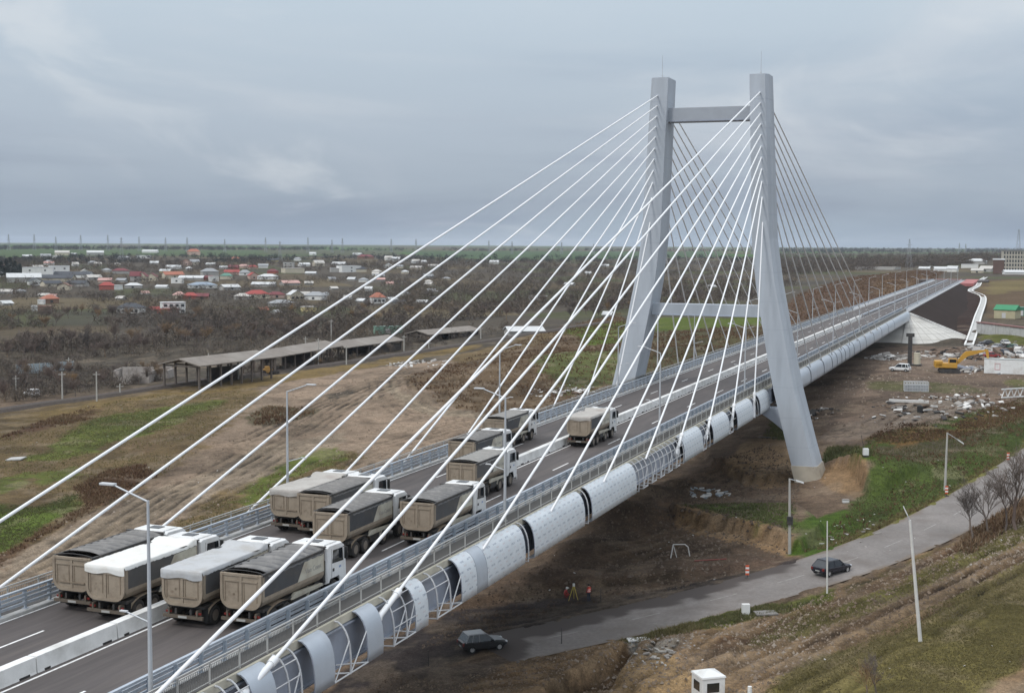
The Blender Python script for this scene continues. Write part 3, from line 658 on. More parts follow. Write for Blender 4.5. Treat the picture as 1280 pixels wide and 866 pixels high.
panel(1, 71.2, 73.0, True); panel(1, 78.2, 80.75, True); panel(1, 80.8, 82.55); panel(1, 82.6, 89.9, True); panel(1, 91.9, 104, True); panel(1, 106, 119.7, True)
for y0, y1 in ((138.6,147.3),(152.8,161.8),(166.8,177.2),(182.4,189.8)): panel(1, y0, y1, True)
for y in (45,47,51.6,52.6,56.6,57.8,63.0,68.3,70,74.4,76.4): rib(1, y)
for y0, y1, ks in ((50.6,53.4,(3,5)),(55.4,57.8,(3,5,)),(68.3,71.2,(2,4,6)),(73.0,76.4,(2,4)),(45,49.2,(3,5))): stringers(1, y0, y1, ks)
for y0, y1 in ((56.6,57.8),(63.0,65.0),(61.2,63),(68.3,70),(74.4,76.4),(76.4,78.2),(70,71.2),(51.6,53.4)): bracing(1, y0, y1)
for y in np.arange(120.6, 138.3, 1.6): rib(1, y)
stringers(1, 119.7, 138.6, (2,4,6))
for y in np.arange(122.2, 138, 3.2): bracing(1, y, y+1.6)
for y in (90.6, 105, 149.2, 151, 164.2, 179, 180.8): rib(1, y)
for y0, y1 in ((147.3,149.2),(161.8,164.2)): bracing(1, y0, y1); stringers(1, y0, y0+4, (3,5))
GAP = [196.5,213,229,245,256,263,270,276,283,291,302,314,331,350,368,386,YA-1]
for a, b in zip(GAP[:-1], GAP[1:]): panel(1, a+.45, b-.45 if b < 386 else b-.4)
yy = 46.
while yy < YA-12:                                                      # the far side, mostly closed
    y1 = yy+12
    if not (yy < 200 and y1 > 183): panel(-1, yy, y1-.6)
    yy = y1

# --- vehicle guardrails and footway railings (two of each)
def guardrail(s, label):
    x = (XR-1.55) if s > 0 else (XL+1.55)
    t = thing('guardrail', label, 'guardrail', (x, Y0, .15))
    L = YA-Y0
    mb = MB(); mb.box(-.09, .09, 0, L, 1.0, 1.12); mb.build('top_rail', galv, t)
    for z in (.34, .6, .82):
        mb = MB(); mb.box(-s*.10-.045, -s*.10+.045, 0, L, z-.07, z+.07); mb.build('rail', galv, t)
    pm = MB(); pm.box(-.05, .05, -.07, .07, .01, 1.0); pm.box(-.13, .13, -.14, .14, 0, .03)
    pl = MB(); pl.box(-.16 if s < 0 else .05, -.05 if s < 0 else .16, -.03, .03, .25, .95)
    for v, fc in ((pl.v, pl.f),): pm.add(v, fc)
    me = pm.mesh('post', galv); n = int(L/2.0)
    for k in range(99):
        o = link('post', me, t); o.location = (0, .8+k*2.0, 0)
    rest = MB()
    for k in range(99, n): rest.box(-.05, .05, .8+k*2.0-.07, .8+k*2.0+.07, .01, 1.0)
    o = rest.build('post', galv, t); o['kind'] = 'stuff'
    return t
guardrail(1, 'galvanised three-rail vehicle guardrail on the right kerb of the bridge, next to the near cables')
guardrail(-1, 'galvanised vehicle guardrail along the left kerb of the bridge, far side of the trucks')
def railing(s, label):
    x = (XR-.2) if s > 0 else (XL+.2); t = thing('footway_railing', label, 'railing', (x, Y0, .16))
    PL = 2.5; n = int((YA-Y0)/PL)
    def pan(k0, k1, fine=True):
        mb = MB()
        mb.box(-.035, .035, k0*PL, k1*PL, 1.0, 1.06); mb.box(-.02, .02, k0*PL+.04, k1*PL, .86, .9); mb.box(-.02, .02, k0*PL+.04, k1*PL, .1, .14)
        for k in range(k0, k1):
            mb.box(-.035, .035, k*PL-.035, k*PL+.035, 0, 1.0)
            for q in range(1, 18): mb.box(-.011, .011, k*PL+q*PL/18-.011, k*PL+q*PL/18+.011, .14, .86, 1)
        return mb.mesh('railing_panel', [mat('railing_steel', (.40,.40,.385), .5, .06, 2), mat('railing_bars', (.13,.128,.12), .6)])
    me = pan(0, 1)
    for k in range(8, 90):
        o = link('railing_panel', me, t); o.location = (0, k*PL, 0)
    o = link('railing_panel', pan(90, n), t); o['kind'] = 'stuff'
railing(1, 'grey footway railing with thin upright bars on the right deck edge above the curved fairing')
railing(-1, 'grey footway railing along the left deck edge in front of the sandy field')

# --- precast median blocks
med = MB(); PRM = [(-.30,0),(-.27,.2),(-.17,.32),(-.12,.86),(.12,.86),(.17,.32),(.27,.2),(.30,0)]
PRM = [(-.33,.001),(-.30,.12),(-.26,.78),(.26,.78),(.30,.12),(.33,.001)]
med.prism(PRM, .03, 5.97); med.box(-.338, -.3, .5, .9, .001, .1, 1); med.box(.3, .338, .5, .9, .001, .1, 1); med.box(.3, .338, 4.8, 5.5, .001, .1, 1)
me = med.mesh('median_block', [conc_light, darkmetal]); k = 0; y = 20.2
while y < 392:
    o = link('median_block', me); o.location = (XC+.03+random.uniform(-.02,.02), y, .004); o.rotation_euler = (0,0,random.uniform(-.002,.002))
    tag(o, 'pale precast concrete barrier block in the row down the middle of the bridge', 'barrier block', 'precast median blocks on the bridge'); y += 6.02
t = thing('median_guardrail', 'thin steel guardrail in the median where the concrete blocks end, towards the far end', 'guardrail', (XC, 396, 0))
mb = MB(); mb.box(-.2, .2, 0, 470, .55, .85); mb.build('rail', galv, t)
mb = MB()
for k in range(118): mb.box(-.05, .05, k*4-.05, k*4+.05, -.02, .55)
o = mb.build('post', galv, t); o['kind'] = 'stuff'

# --- lamps on the deck
def bridge_lamp():
    t = thing('street_lamp', 'x', 'street lamp')
    mb = MB(); mb.tube((0,0,.1), (0,0,9.0), .115, .06, 10); mb.tube((0,0,0), (0,0,.12), .22, .22, 10); mb.build('pole', galv_pole, t)
    mb = MB(); mb.tube((0,0,8.95), (-1.75,0,9.55), .045, .04, 8); mb.build('arm', galv_pole, t)
    mb = MB(); mb.bbox(-2.4, -1.65, -.13, .13, 9.52, 9.62, .03); mb.build('lamp_head', mat('lamp_casting', (.5,.51,.52), .4), t)
    mb = MB(); mb.tube((0,0,3.75), (-1.2,0,4.1), .035, .035, 8); mb.build('footway_arm', galv_pole, t)
    mb = MB(); mb.bbox(-1.5, -1.12, -.07, .07, 4.08, 4.15, .02); mb.build('footway_lamp_head', MATS['lamp_casting'], t)
    return t
L0 = bridge_lamp(); first = True
ys = [47.9, 90.4, 134.8, 180.2, 225, 270, 315, 360, 405, 450, 495, 545, 600, 660, 725, 800]
yl = [87.8, 131.5, 175.8, 221, 266, 311, 356, 401, 447, 492, 540, 596, 655, 720, 795]
nm = ['nearest','second','third','fourth','fifth','sixth','seventh','eighth','ninth','tenth','eleventh','twelfth','thirteenth','fourteenth','fifteenth','farthest']
for s, YS in ((1, ys), (-1, yl)):
    for k, y in enumerate(YS):
        o = L0 if first else copy_tree(L0); first = False
        o.location = (XR-.8 if s > 0 else XL+1.1, y, .12); o.rotation_euler = (0, 0, 0 if s > 0 else math.pi)
        o['label'] = f"grey lamp post on the {'right' if s > 0 else 'left'} edge of the bridge, {nm[k]} from the camera"; o['group'] = 'lamp posts along the bridge'

# --- approach embankment, road on it and slope paving
EZ = -.04
def toe(Y): return np.interp(Y, [YA-1, 520, 600, 760, 870], [-9.6, -8.2, -6.6, -3.9, -1.6])
soil_dark = mat('fresh_dark_topsoil', (.028,.019,.0155), .95, .25, .5, bump=.4, var2=.15, scale2=.08, spec=.1)
mb = MB(); ys_ = np.linspace(YA, 872, 40)
mb.grid([[(XR+.5-(toe(y)-EZ)*2.05, y, toe(y)), (XR+.5, y, EZ-.1), (XL-.5, y, EZ-.1), (XL-.5+(toe(y)-EZ)*1.9, y, toe(y))] for y in ys_], 0, False)
structure(mb.build('embankment', soil_dark))
mb = MB(); mb.box(XL+1.9, XR-1.9, YA+.02, 872, EZ-.3, 0); ar = structure(mb.build('approach_road', asphalt))
mb = MB()
for k in range(24):
    y = YA+4+k*17.3; dash(-38.7, y, 4.2); dash(-46.8, y, 4.)
for x in (-42.02, -49.75): dash(x, YA+.1, 420, .15)
mb.build('lane_marking', paint, ar)
mb = MB(); mb.box(XR-1.9, XR+.5, YA+.02, 866, EZ-.4, .14); mb.box(XL-.5, XL+1.9, YA+.02, 866, EZ-.4, .14); structure(mb.build('pavement', mat('pavement_slabs', (.36,.37,.38), .8, .08, .5)))
mb = MB(); mb.box(-60, -20, 868, 900, -1.2, .02); structure(mb.build('junction_road', asphalt))
redp = mat('red_paving', (.36,.13,.125), .85, .15, .3)
mb = MB(); mb.box(-33.4, -26, 800, 905, -1.5, .05); mb.box(-52, -36, 893, 900, -1.2, .05); structure(mb.build('red_paved_path', redp))
t = thing('guardrail', 'pale guardrail on the right shoulder of the far approach road, above the dark embankment', 'guardrail', (XR-.9, YA+1, .14)); mb = MB(); mb.box(-.08, .08, 0, 420, .5, .9); mb.build('rail', galv, t)
mb = MB(); [mb.box(-.04, .04, k*4, k*4+.1, 0, .5) for k in range(104)]; o = mb.build('post', galv, t); o['kind'] = 'stuff'
t = thing('guardrail', 'pale guardrail on the left shoulder of the far approach road, before the brown scrub', 'guardrail', (XL+.9, YA+1, .14)); mb = MB(); mb.box(-.08, .08, 0, 420, .5, .9); mb.build('rail', galv, t)
mb = MB(); [mb.box(-.04, .04, k*4, k*4+.1, 0, .5) for k in range(104)]; o = mb.build('post', galv, t); o['kind'] = 'stuff'
# conical slope paving
cone_t = thing('slope_paving', 'pale concrete paved cone at the end of the bridge below the deck', 'slope paving', (0,0,0))
mb = MB(); ap = (XR+.3, YA+.5, -.6); zb = -9.4; rad = 22.; P = []
base = [(XL-4, YA-20, zb), (XL+4, YA-22, zb)]+[(x, YA-22, zb) for x in np.linspace(-44, -34, 6)]
ang = np.linspace(-90, 6, 22)
ring_t = [(XL, YA-.5, -2.9)]*1
top = []; bot = []
for x in np.linspace(XL, XR, 10): top.append((x, YA-.4, -1.2)); bot.append((x, YA-rad, zb))
for a in ang: top.append((XR+.45*math.cos(R(a)), YA-.4+.45*math.sin(R(a))*0, -.75)); bot.append((XR+.2+rad*math.cos(R(a)), YA-.4+rad*math.sin(R(a)), zb))
mb.grid([top, bot], 0, False)
for i in range(10, len(top), 2):                                       # joints between the slabs
    a, b = np.array(top[i]), np.array(bot[i]); mb.bar(a+(0,0,.02), b+(0,0,.02), .10, .05, 1)
for tt in (.25, .45, .62, .8):
    for i in range(9, len(top)-1):
        a = np.array(top[i])*(1-tt)+np.array(bot[i])*tt; b = np.array(top[i+1])*(1-tt)+np.array(bot[i+1])*tt; mb.bar(a+(0,0,.02), b+(0,0,.02), .08, .05, 1)
mb.build('paved_slope', [mat('slope_slabs', (.50,.49,.46), .85, .12, .25, dirt=(.34,.32,.28), dirt_scale=.2), mat('slab_joint', (.34,.33,.31), .9)], cone_t)
mb = MB(); P2 = [(XR+.2+rad*math.cos(R(a)), YA-.4+rad*math.sin(R(a)), zb) for a in np.linspace(-75, 8, 14)]
mb.bar(np.array((XR+.6, YA+.1, -.5)), np.array(bot[-1])+(0,.5,.2), .5, .5); mb.build('edge_kerb', conc_light, cone_t)
mb = MB(); mb.box(XL+1, XR-1, YA+.05, YA+1.2, -6, -.36); mb.build('abutment_wall', conc, cone_t)
for x in (XR-1.6, XL+1.6, XC-3, XC+3):
    mb = MB(); mb.box(x-.45, x+.45, YA-5.4, YA-4.5, -9, -2.56); mb.build('abutment_column', conc, cone_t)
# drainage channel beside the embankment
ch = [(1211,432),(1216,418),(1222,398),(1229,372),(1213,364),(1222,358),(1226,351),(1232,347)]
chw = catmull(np.array([G(*p) for p in ch]), 6)
t = thing('drainage_channel', 'pale concrete drainage channel zigzagging down beside the dark embankment', 'drain')
strip(chw, (-.9, .9), .12).build('channel_bed', conc, t)
for s in (-1, 1):
    mb = MB()
    for q in (0,):
        P = [(s*.85, 0.02), (s*.85, .45), (s*1.35, .45), (s*1.35, 0.0)]
        T = np.gradient(chw, axis=0); T /= np.linalg.norm(T[:,:2], axis=1)[:,None]
        mb.loft([[(p[0]+tt[1]*o, p[1]-tt[0]*o, p[2]+h) for o, h in P] for p, tt in zip(chw, T)])
    mb.build('channel_kerb', conc_light, t)
# ------------------------------------------------------------------ tipper trucks
tip_beige = mat('dusty_beige_paint', BEIGE, .75, .1, 2.5, dirt=(.16,.12,.085), dirt_scale=1.8, dirt_amt=.5)
tip_beige2 = mat('dusty_beige_shade', (.235,.185,.133), .8, .12, 2.5, dirt=(.13,.10,.075), dirt_scale=1.8)
tip_grey = mat('dark_grey_body_paint', (.045,.049,.056), .6, .15, 1.2, dirt=(.12,.10,.08), dirt_scale=.9, dirt_amt=.4)
tip_cream = mat('cream_side_panel', (.50,.48,.40), .6, .08, 1.5, dirt=(.30,.25,.19), dirt_scale=1.0, dirt_amt=.6)
cab_white = mat('white_cab_paint', (.74,.75,.75), .35, .04, 1.5, dirt=(.44,.40,.35), dirt_scale=.8, dirt_amt=.35)
tarp_dark = mat('dark_tarpaulin', (.07,.072,.077), .75, .25, 1.6, bump=.3, dirt=(.26,.25,.24), dirt_scale=1.3, dirt_amt=.5)
tarp_mid = mat('grey_tarpaulin', (.20,.20,.195), .75, .18, 1.6, bump=.3, dirt=(.32,.31,.29), dirt_scale=1.3, dirt_amt=.5)
tarp_lgrey = mat('light_grey_tarpaulin', (.42,.43,.44), .7, .07, 1.2, bump=.25, dirt=(.30,.28,.25), dirt_scale=.8, dirt_amt=.6)
tarp_pale = mat('pale_dusty_tarpaulin', (.40,.38,.35), .75, .08, 1.2, bump=.25, dirt=(.27,.23,.21), dirt_scale=.8, dirt_amt=.6)
tarp_white = mat('white_tarpaulin', (.68,.68,.655), .65, .07, 1.2, bump=.25, dirt=(.55,.50,.42), dirt_scale=1.2, dirt_amt=.5)
sand_m = mat('sand_load', (.075,.06,.05), .95, .3, 3, bump=.4)
red_lens = mat('red_lens', (.16,.016,.013), .3)
rim_m = mat('wheel_rim', (.20,.17,.14), .6, .15, 6)
grey_text = mat('faded_grey_lettering', (.30,.29,.27), .7)
plate_m = mat('number_plate', (.36,.36,.34), .5)
BW, BL, BT, BB = 1.23, 6.45, 3.02, 1.22            # half width, length, top and bottom of the body
def U(hw, top, bot, r, n=6):
    pts = [(-hw, top), (-hw, bot+r)]
    for k in range(1, n): a = math.pi+math.pi/2*k/n; pts.append((-hw+r+r*math.cos(a), bot+r+r*math.sin(a)))
    pts += [(-hw+r, bot), (hw-r, bot)]
    for k in range(1, n): a = -math.pi/2+math.pi/2*k/n; pts.append((hw-r+r*math.cos(a), bot+r+r*math.sin(a)))
    pts += [(hw, bot+r), (hw, top)]
    return pts
WHEEL_ME = {}
def wheel_meshes(wd):
    if wd in WHEEL_ME: return WHEEL_ME[wd]
    mb = MB(); rr = [(.30,-wd/2),(.46,-wd/2),(.52,-wd/2+.05),(.52,wd/2-.05),(.46,wd/2),(.30,wd/2)]; n = 20
    mb.loft([[(x, r*math.cos(2*math.pi*k/n), r*math.sin(2*math.pi*k/n)) for k in range(n)] for r, x in rr], 0, caps=False)
    ty = mb.mesh('tyre', mat('tyre_rubber', (.035,.032,.03), .9, .2, 4, dirt=(.10,.085,.07), dirt_scale=2))
    mb = MB(); rr = [(.305,-wd/2+.01),(.27,-wd/2+.06),(.12,-wd/2+.10),(.12,wd/2-.10),(.27,wd/2-.06),(.305,wd/2-.01)]
    mb.loft([[(x, r*math.cos(2*math.pi*k/n), r*math.sin(2*math.pi*k/n)) for k in range(n)] for r, x in rr], 0)
    rm = mb.mesh('rim', rim_m); WHEEL_ME[wd] = (ty, rm); return ty, rm

DUST = []
def tarp_ribbed(m, hoops=8, open_rear=.35, seed=0):
    rg = random.Random(seed); mb = MB(); ny = 80; nx = 15; P = []; DUST.clear()
    y0 = open_rear; y1 = BL-.02
    for i in range(ny+1):
        t = i/ny; y = y0+t*(y1-y0); ph = (t*hoops) % 1; sag = .17*math.sin(math.pi*ph)**.8; row = []
        for j in range(nx):
            u = -1+2*j/(nx-1); hw = BW+.035
            if abs(u) > .93: z = BT-.20-.05*math.sin(math.pi*ph)+.03*rg.random(); x = hw*math.copysign(1, u)
            else:
                uu = u/.9; uu = max(-1, min(1, uu)); z = BT+.03+.17*(1-uu*uu)-sag*(1-.55*abs(uu))+rg.uniform(-.012,.012); x = hw*uu
            DUST.append(abs(math.cos(math.pi*ph))**1.5*(1-.6*abs(u)**3)+rg.uniform(-.12,.12))
            row.append((x, y+rg.uniform(-.02,.02)*(0 < i < ny), z))
        P.append(row)
    mb.grid(P, 0, True)
    return mb
def tarp_flat(m, seed=0, drape=.42):
    rg = random.Random(seed); mb = MB(); ny = 46; nx = 17; P = []; hw = BW+.04
    def row(y, dz, front=0):
        r = []
        for j in range(nx):
            u = -1+2*j/(nx-1)
            if abs(u) > .93: x = hw*math.copysign(1, u); z = BT-.18+.05*rg.random()+dz*.2
            else:
                uu = max(-1, min(1, u/.88)); x = hw*uu; z = BT+.05+.03*(1-uu*uu)-.05*math.sin(y*1.3+uu*2)**2*(1-abs(uu))+rg.uniform(-.015,.015)+dz
            r.append((x, y, z))
        return r
    for k in (1., .5, 0):
        r = []
        for j in range(nx):
            u = -1+2*j/(nx-1); uu = max(-1, min(1, u/.93)); r.append((hw*uu*.99, -.175-.01*(1-k)+.015*math.sin(9*u), BT-drape*k*(1+.14*math.sin(5*u+seed))+.02))
        P.append(r)
    for i in range(ny+1):
        y = -.06+(BL+.03)*i/ny; t = i/ny
        P.append(row(y, .16*sstep((t-.86)/.1)-.07*math.exp(-((t-.82)/.05)**2)))
    mb.grid(P, 0, True); return mb

def make_truck(label, style, loc, rz=0, seed=0, cream=True, hood=True):
    rg = random.Random(seed)
    t = thing('tipper_truck', label, 'truck', loc, rz, 'loaded tipper trucks on the bridge')
    # body: U section, dark flanks, beige lower shell
    mb = MB(); n_s = 13; ys = [0, BL*.5, BL]
    pts = U(BW, BT, BB, .55); N = len(pts)
    for a, b in zip(ys[:-1], ys[1:]):
        for k in range(N-1):
            p, q = pts[k], pts[k+1]; up = (p[1]+q[1])/2 > BB+.56
            mb.add([(p[0],a,p[1]),(q[0],a,q[1]),(q[0],b,q[1]),(p[0],b,p[1])], [(0,1,2,3)], 0 if up else 1, not up)
    ip = U(BW-.07, BT, BB+.08, .5)
    for k in range(N-1):
        p, q = ip[k], ip[k+1]; mb.add([(p[0],0,p[1]),(q[0],0,q[1]),(q[0],BL,q[1]),(p[0],BL,p[1])], [(0,1,2,3)], 2)
    for s in (-1, 1):
        a, b = sorted((s*(BW+.03), s*(BW-.10))); mb.box(a, b, -.01, BL, BT-.10, BT+.03, 2)
        mb.box(min(s*(BW+.02), s*(BW-.02)), max(s*(BW+.02), s*(BW-.02)), -.02, .16, BB+.4, BT, 1)
        mb.prism([(0.1, BB+.62), (BL-.1, BB+.62), (BL-.1, BB+.44), (0.1, BB+.44)], s*(BW-.03), s*(BW+.025), 1, 'x')
    mb.build('tipper_body', [tip_grey, tip_beige, darkmetal], t)
    # front wall of the body
    mb = MB(); mb.prism(U(BW, BT+.05, BB+.05, .5), BL, BL+.06); mb.box(-BW-.02, BW+.02, BL-.02, BL+.16, BT-.02, BT+.14, 1); mb.box(-BW, BW, BL+.06, BL+.32, BT+.06, BT+.12, 1)
    mb.build('headboard', [tip_beige2, darkmetal], t)
    # tailgate
    mb = MB(); out_ = U(BW-.01, BT, BB-.04, .62, 8); mb.prism(out_, -.10, -.02)
    def inset(pts_, k): return [((x)*(1-k/BW), (z-2.1)*(1-k)+2.1) for x, z in pts_]
    o2 = U(BW-.01, BT, BB-.04, .62, 8); i2 = U(BW-.16, BT-.13, BB+.12, .5, 8)
    vs = [(x, -.15, z) for x, z in o2]+[(x, -.15, z) for x, z in i2]+[(x, -.10, z) for x, z in o2]+[(x, -.10, z) for x, z in i2]; n = len(o2)
    fs = [(k, (k+1) % n, n+(k+1) % n, n+k) for k in range(n)]+[(k, (k+1) % n, 2*n+(k+1) % n, 2*n+k) for k in range(n)]+[(n+k, n+(k+1) % n, 3*n+(k+1) % n, 3*n+k) for k in range(n)]
    mb.add(vs, fs, 0)
    mb.box(-.07, .07, -.145, -.1, BB+.12, BT-.14); mb.box(-.98, -.07, -.142, -.1, BT-.42, BT-.34); mb.box(.07, .98, -.142, -.1, BT-.42, BT-.34)
    for s in (-1, 1):                                                   # recessed channel either side of the centre rib
        for a, b in ((.16,.20),(.92,.96)): mb.box(min(s*a,s*b), max(s*a,s*b), -.125, -.1, BB+.35, BT-.44, 1)
        mb.box(min(s*.2,s*.92), max(s*.2,s*.92), -.12, -.1, BT-.47, BT-.44, 1)
        mb.tube((s*1.05,-.16,BT-.05), (s*1.05,.05,BT-.05), .06, .06, 8, 1)
    for k in range(rg.choice((2,3,3))):
        x, z = rg.uniform(-.7,-.35), rg.uniform(1.75,2.15); mb.tube((x,-.104,z),(x,-.10,z), rg.uniform(.05,.09), None, 8, 1)
    if seed % 2: mb.box(-.8, .85, -.17, -.13, 1.62, 1.69, 1)
    mb.build('tailgate', [tip_beige, tip_beige2], t)
    # cream front panel on the flank, slanted rear edge
    if cream:
        for s in (-1, 1):
            mb = MB(); xo = s*(BW+.006); a = 3.55
            mb.prism([(a, BB+.62), (BL-.03, BB+.62), (BL-.03, BT-.16), (a+.75, BT-.22)], xo, xo+s*.015, 0, 'x'); o = mb.build('side_panel', tip_cream, t)
            mt = Matrix(((0,0,1,xo+.021),(1,0,0,5.25),(0,1,0,2.24),(0,0,0,1))) if s > 0 else Matrix(((0,0,-1,xo-.021),(-1,0,0,5.25),(0,1,0,2.24),(0,0,0,1)))
            text_mesh('lettering', 'Vian Const', .40, grey_text, o, mt)
    # load and tarpaulin
    mb = MB(); P = [[((BW-.08)*(-1+2*j/8), .05+(BL-.1)*i/12, BT-.42+.22*math.sin(math.pi*j/8)*math.sin(math.pi*min(1, i/12+.15))+rg.uniform(-.04,.04)) for j in range(9)] for i in range(13)]
    mb.grid(P, 0); mb.build('sand_load', sand_m, t)
    tm = {'dark': tarp_dark, 'mid': tarp_mid, 'white': tarp_white, 'lgrey': tarp_lgrey, 'pale': tarp_pale}[style]
    if style in ('dark', 'mid'):
        o = tarp_ribbed(tm, rg.choice((8,9,9,10)), rg.uniform(.4,.85), seed).build('tarpaulin', tm, t)
        a_ = o.data.attributes.new('dust', 'FLOAT', 'POINT'); a_.data.foreach_set('value', [max(0, min(1, q)) for q in DUST])
        mb = MB()
        for k in range(1):
            y = .12; mb.path([(BW*math.cos(a), y, BT-.02+.16*math.sin(a)) for a in np.linspace(0, math.pi, 9)], .025, 6)
        mb.build('tarpaulin_hoop', darkmetal, t)
    else:
        tarp_flat(tm, seed, rg.uniform(.32,.5)).build('tarpaulin', tm, t)
    # chassis
    mb = MB()
    for s in (-1, 1): mb.box(s*.45-.06, s*.45+.06, -.05, 8.7, .72, 1.02)
    mb.box(-1.1, 1.1, .2, 6.2, 1.0, 1.16); mb.box(-.9, .9, 6.0, 6.7, .6, 2.0); mb.box(.55, 1.15, 3.2, 4.6, .55, 1.05); mb.box(-1.15, -.55, 3.2, 4.6, .5, 1.05)
    mb.tube((-.8,6.72,1.0), (-.8,6.72,2.9), .11, .11, 8); mb.tube((.1,6.55,1.0), (.1,6.55,2.95), .16, .16, 8); mb.box(-1.1,-.4,6.62,6.9,1.2,2.5); mb.box(.45,1.12,6.62,6.85,1.1,2.3)
    for y in (1.15,2.5,5.35,7.75): mb.tube((-1.0,y,.52), (1.0,y,.52), .1, .1, 8)
    mb.build('chassis', darkmetal, t)
    mb = MB(); mb.box(-1.2, 1.2, -.12, .02, .52, .68); mb.box(-.9,-.8,-.1,.3,.6,1.0); mb.box(.8,.9,-.1,.3,.6,1.0); o = mb.build('rear_bumper', mat('dirty_bumper', (.105,.085,.065), .8, .2, 3), t)
    mb = MB(); mb.box(-.26, .26, -.14, -.12, .54, .66); mb.build('number_plate', plate_m, o)
    for s in (-1, 1):
        mb = MB(); mb.bbox(min(s*.72,s*1.08), max(s*.72,s*1.08), -.04, .02, .76, .88, .02); mb.build('tail_light', red_lens, t)
        mb = MB(); mb.box(s*.9-.3, s*.9+.3, .42, .45, .3, 1.05); mb.build('mud_flap', black, t)
        mb = MB(); P = [(.95*s, 1.83+1.42*math.cos(a), .66+.55*math.sin(a)+.02) for a in np.linspace(.12, math.pi-.12, 12)]
        mb.grid([[(p[0]-.32, p[1], p[2]), (p[0]+.28, p[1], p[2])] for p in P], 0, True); mb.build('mudguard', tip_beige2, t)
        mb = MB(); P = [(.98*s, 5.35+.68*math.cos(a), .55+.62*math.sin(a)) for a in np.linspace(.2, math.pi-.2, 9)]
        mb.grid([[(p[0]-.2, p[1], p[2]), (p[0]+.24, p[1], p[2])] for p in P], 0, True)
        mb.prism([(3.0,1.02),(6.35,1.02),(6.35,1.16),(3.4,1.32)], s*1.02, s*1.22, 0, 'x'); mb.build('mudguard', tip_cream, t)
    for y, wd, xw in ((1.15,.56,.92),(2.5,.56,.92),(5.35,.32,1.02),(7.75,.32,1.02)):
        for s in (-1, 1):
            ty, rm = wheel_meshes(wd); w_ = link('wheel', ty, t); w_.location = (s*xw, y, .52); r_ = link('rim', rm, w_)
    # cab
    CW = 1.22; mb = MB()
    side = [(6.85,.95),(7.05,.95),(7.2,1.15),(8.3,1.15),(8.42,.55),(9.12,.55),(9.16,1.0),(9.12,1.75),(8.92,2.86),(8.6,3.06),(7.1,3.10),(6.85,3.0)]
    n = len(side); q = .10
    rings = []
    for x, k in ((-CW, .0), (-CW+q, 1), (CW-q, 1), (CW, 0)):
        yc, zc = 8.0, 1.9; sc = 1 if k else .955
        rings.append([(x, yc+(y-yc)*sc, zc+(z-zc)*sc) for y, z in side])
    mb.loft(rings, 0)
    mb.prism([(6.85,3.0),(6.95,3.0),(8.45,3.06),(8.3,3.14),(6.95,3.16)], -1.0, 1.0, 0, 'x')
    cab = mb.build('cab', cab_white, t)
    mb = MB(); mb.bbox(-.38,.38,7.35,8.0,3.14,3.19,.02); mb.build('roof_hatch', mat('tinted_hatch', (.05,.052,.056), .3), cab)
    for s in (-1, 1):
        x = s*(CW+.004); mb = MB()
        mb.prism([(7.45,2.02),(8.78,1.95),(8.68,2.72),(7.55,2.76)], x-s*.03, x, 0, 'x'); mb.build('side_window', glass, cab)
        mb = MB(); mb.prism([(7.38,1.1),(7.40,1.1),(7.40,2.85),(7.38,2.85)], x-s*.03, x+s*.002, 0, 'x'); mb.build('door_seam', darkmetal, cab)
        mb = MB(); mb.box(min(x, x+s*.02), max(x, x+s*.02), 7.5, 7.68, 1.55, 1.72); mb.build('door_handle', darkmetal, cab)
        mb = MB(); mb.bbox(min(s*1.3,s*1.5), max(s*1.3,s*1.5), 8.72, 8.82, 2.05, 2.75, .03); mb.tube((s*1.18,8.75,2.75),(s*1.4,8.77,2.72),.02,.02,6); mb.build('mirror', black, cab)
        mb = MB(); P = [(s*1.03, 7.75+.66*math.cos(a), .56+.62*math.sin(a)) for a in np.linspace(.1, math.pi-.1, 9)]
        mb.grid([[(p[0]-.2, p[1], p[2]), (p[0]+.2, p[1], p[2])] for p in P], 0, True); mb.build('wheel_arch', black, cab)
        mb = MB(); mb.box(min(x,x+s*.006), max(x,x+s*.006), 8.25, 8.5, 1.62, 1.74); mb.build('door_emblem', mat('faded_blue_emblem', (.25,.33,.5), .5), cab)
    mb = MB(); mb.add([(-1.08,9.135,1.80),(1.08,9.135,1.80),(1.02,8.935,2.84),(-1.02,8.935,2.84)], [(0,1,2,3)]); mb.build('windscreen', glass, cab)
    mb = MB(); mb.box(-1.2,1.2,9.1,9.25,.4,.8); mb.build('front_bumper', cab_white, t)
    return t
TR = [('dark',-47.7,59.6,'dark ribbed tarp, nearest row, beside the left guardrail'),
 ('white',-44.75,58.6,'white flat tarp draped over its tailgate'),
 ('lgrey',-40.4,59.2,'light grey flat tarp, nearest row, just right of the median blocks'),
 ('dark',-37.25,59.8,'dark ribbed tarp, nearest row, beside the right guardrail'),
 ('pale',-47.2,81.6,'pale flat dusty tarp, second row, beside the left guardrail'),
 ('dark',-44.68,80.9,'dark tarp, second row, next to the pale flat tarp'),
 ('dark',-40.6,75.7,'dark tarp, second row, just right of the median'),
 ('dark',-36.95,80.9,'dark tarp, second row, beside the right guardrail'),
 ('dark',-45.0,107.7,'dark tarp, third row, left carriageway, half hidden by another tarp'),
 ('mid',-40.55,97.0,'mid grey ribbed tarp, third row, right of the median'),
 ('mid',-48.0,123.0,'grey ribbed tarp, farthest truck on the left carriageway'),
 ('pale',-40.75,127.6,'grey tarp, farthest ahead, alone by the median')]
for k, (st, x, y, lb) in enumerate(TR):
    make_truck('beige tipper truck with '+lb, st, (x, y, .006), R(random.Random(k).uniform(-.5,.5)), k+3)

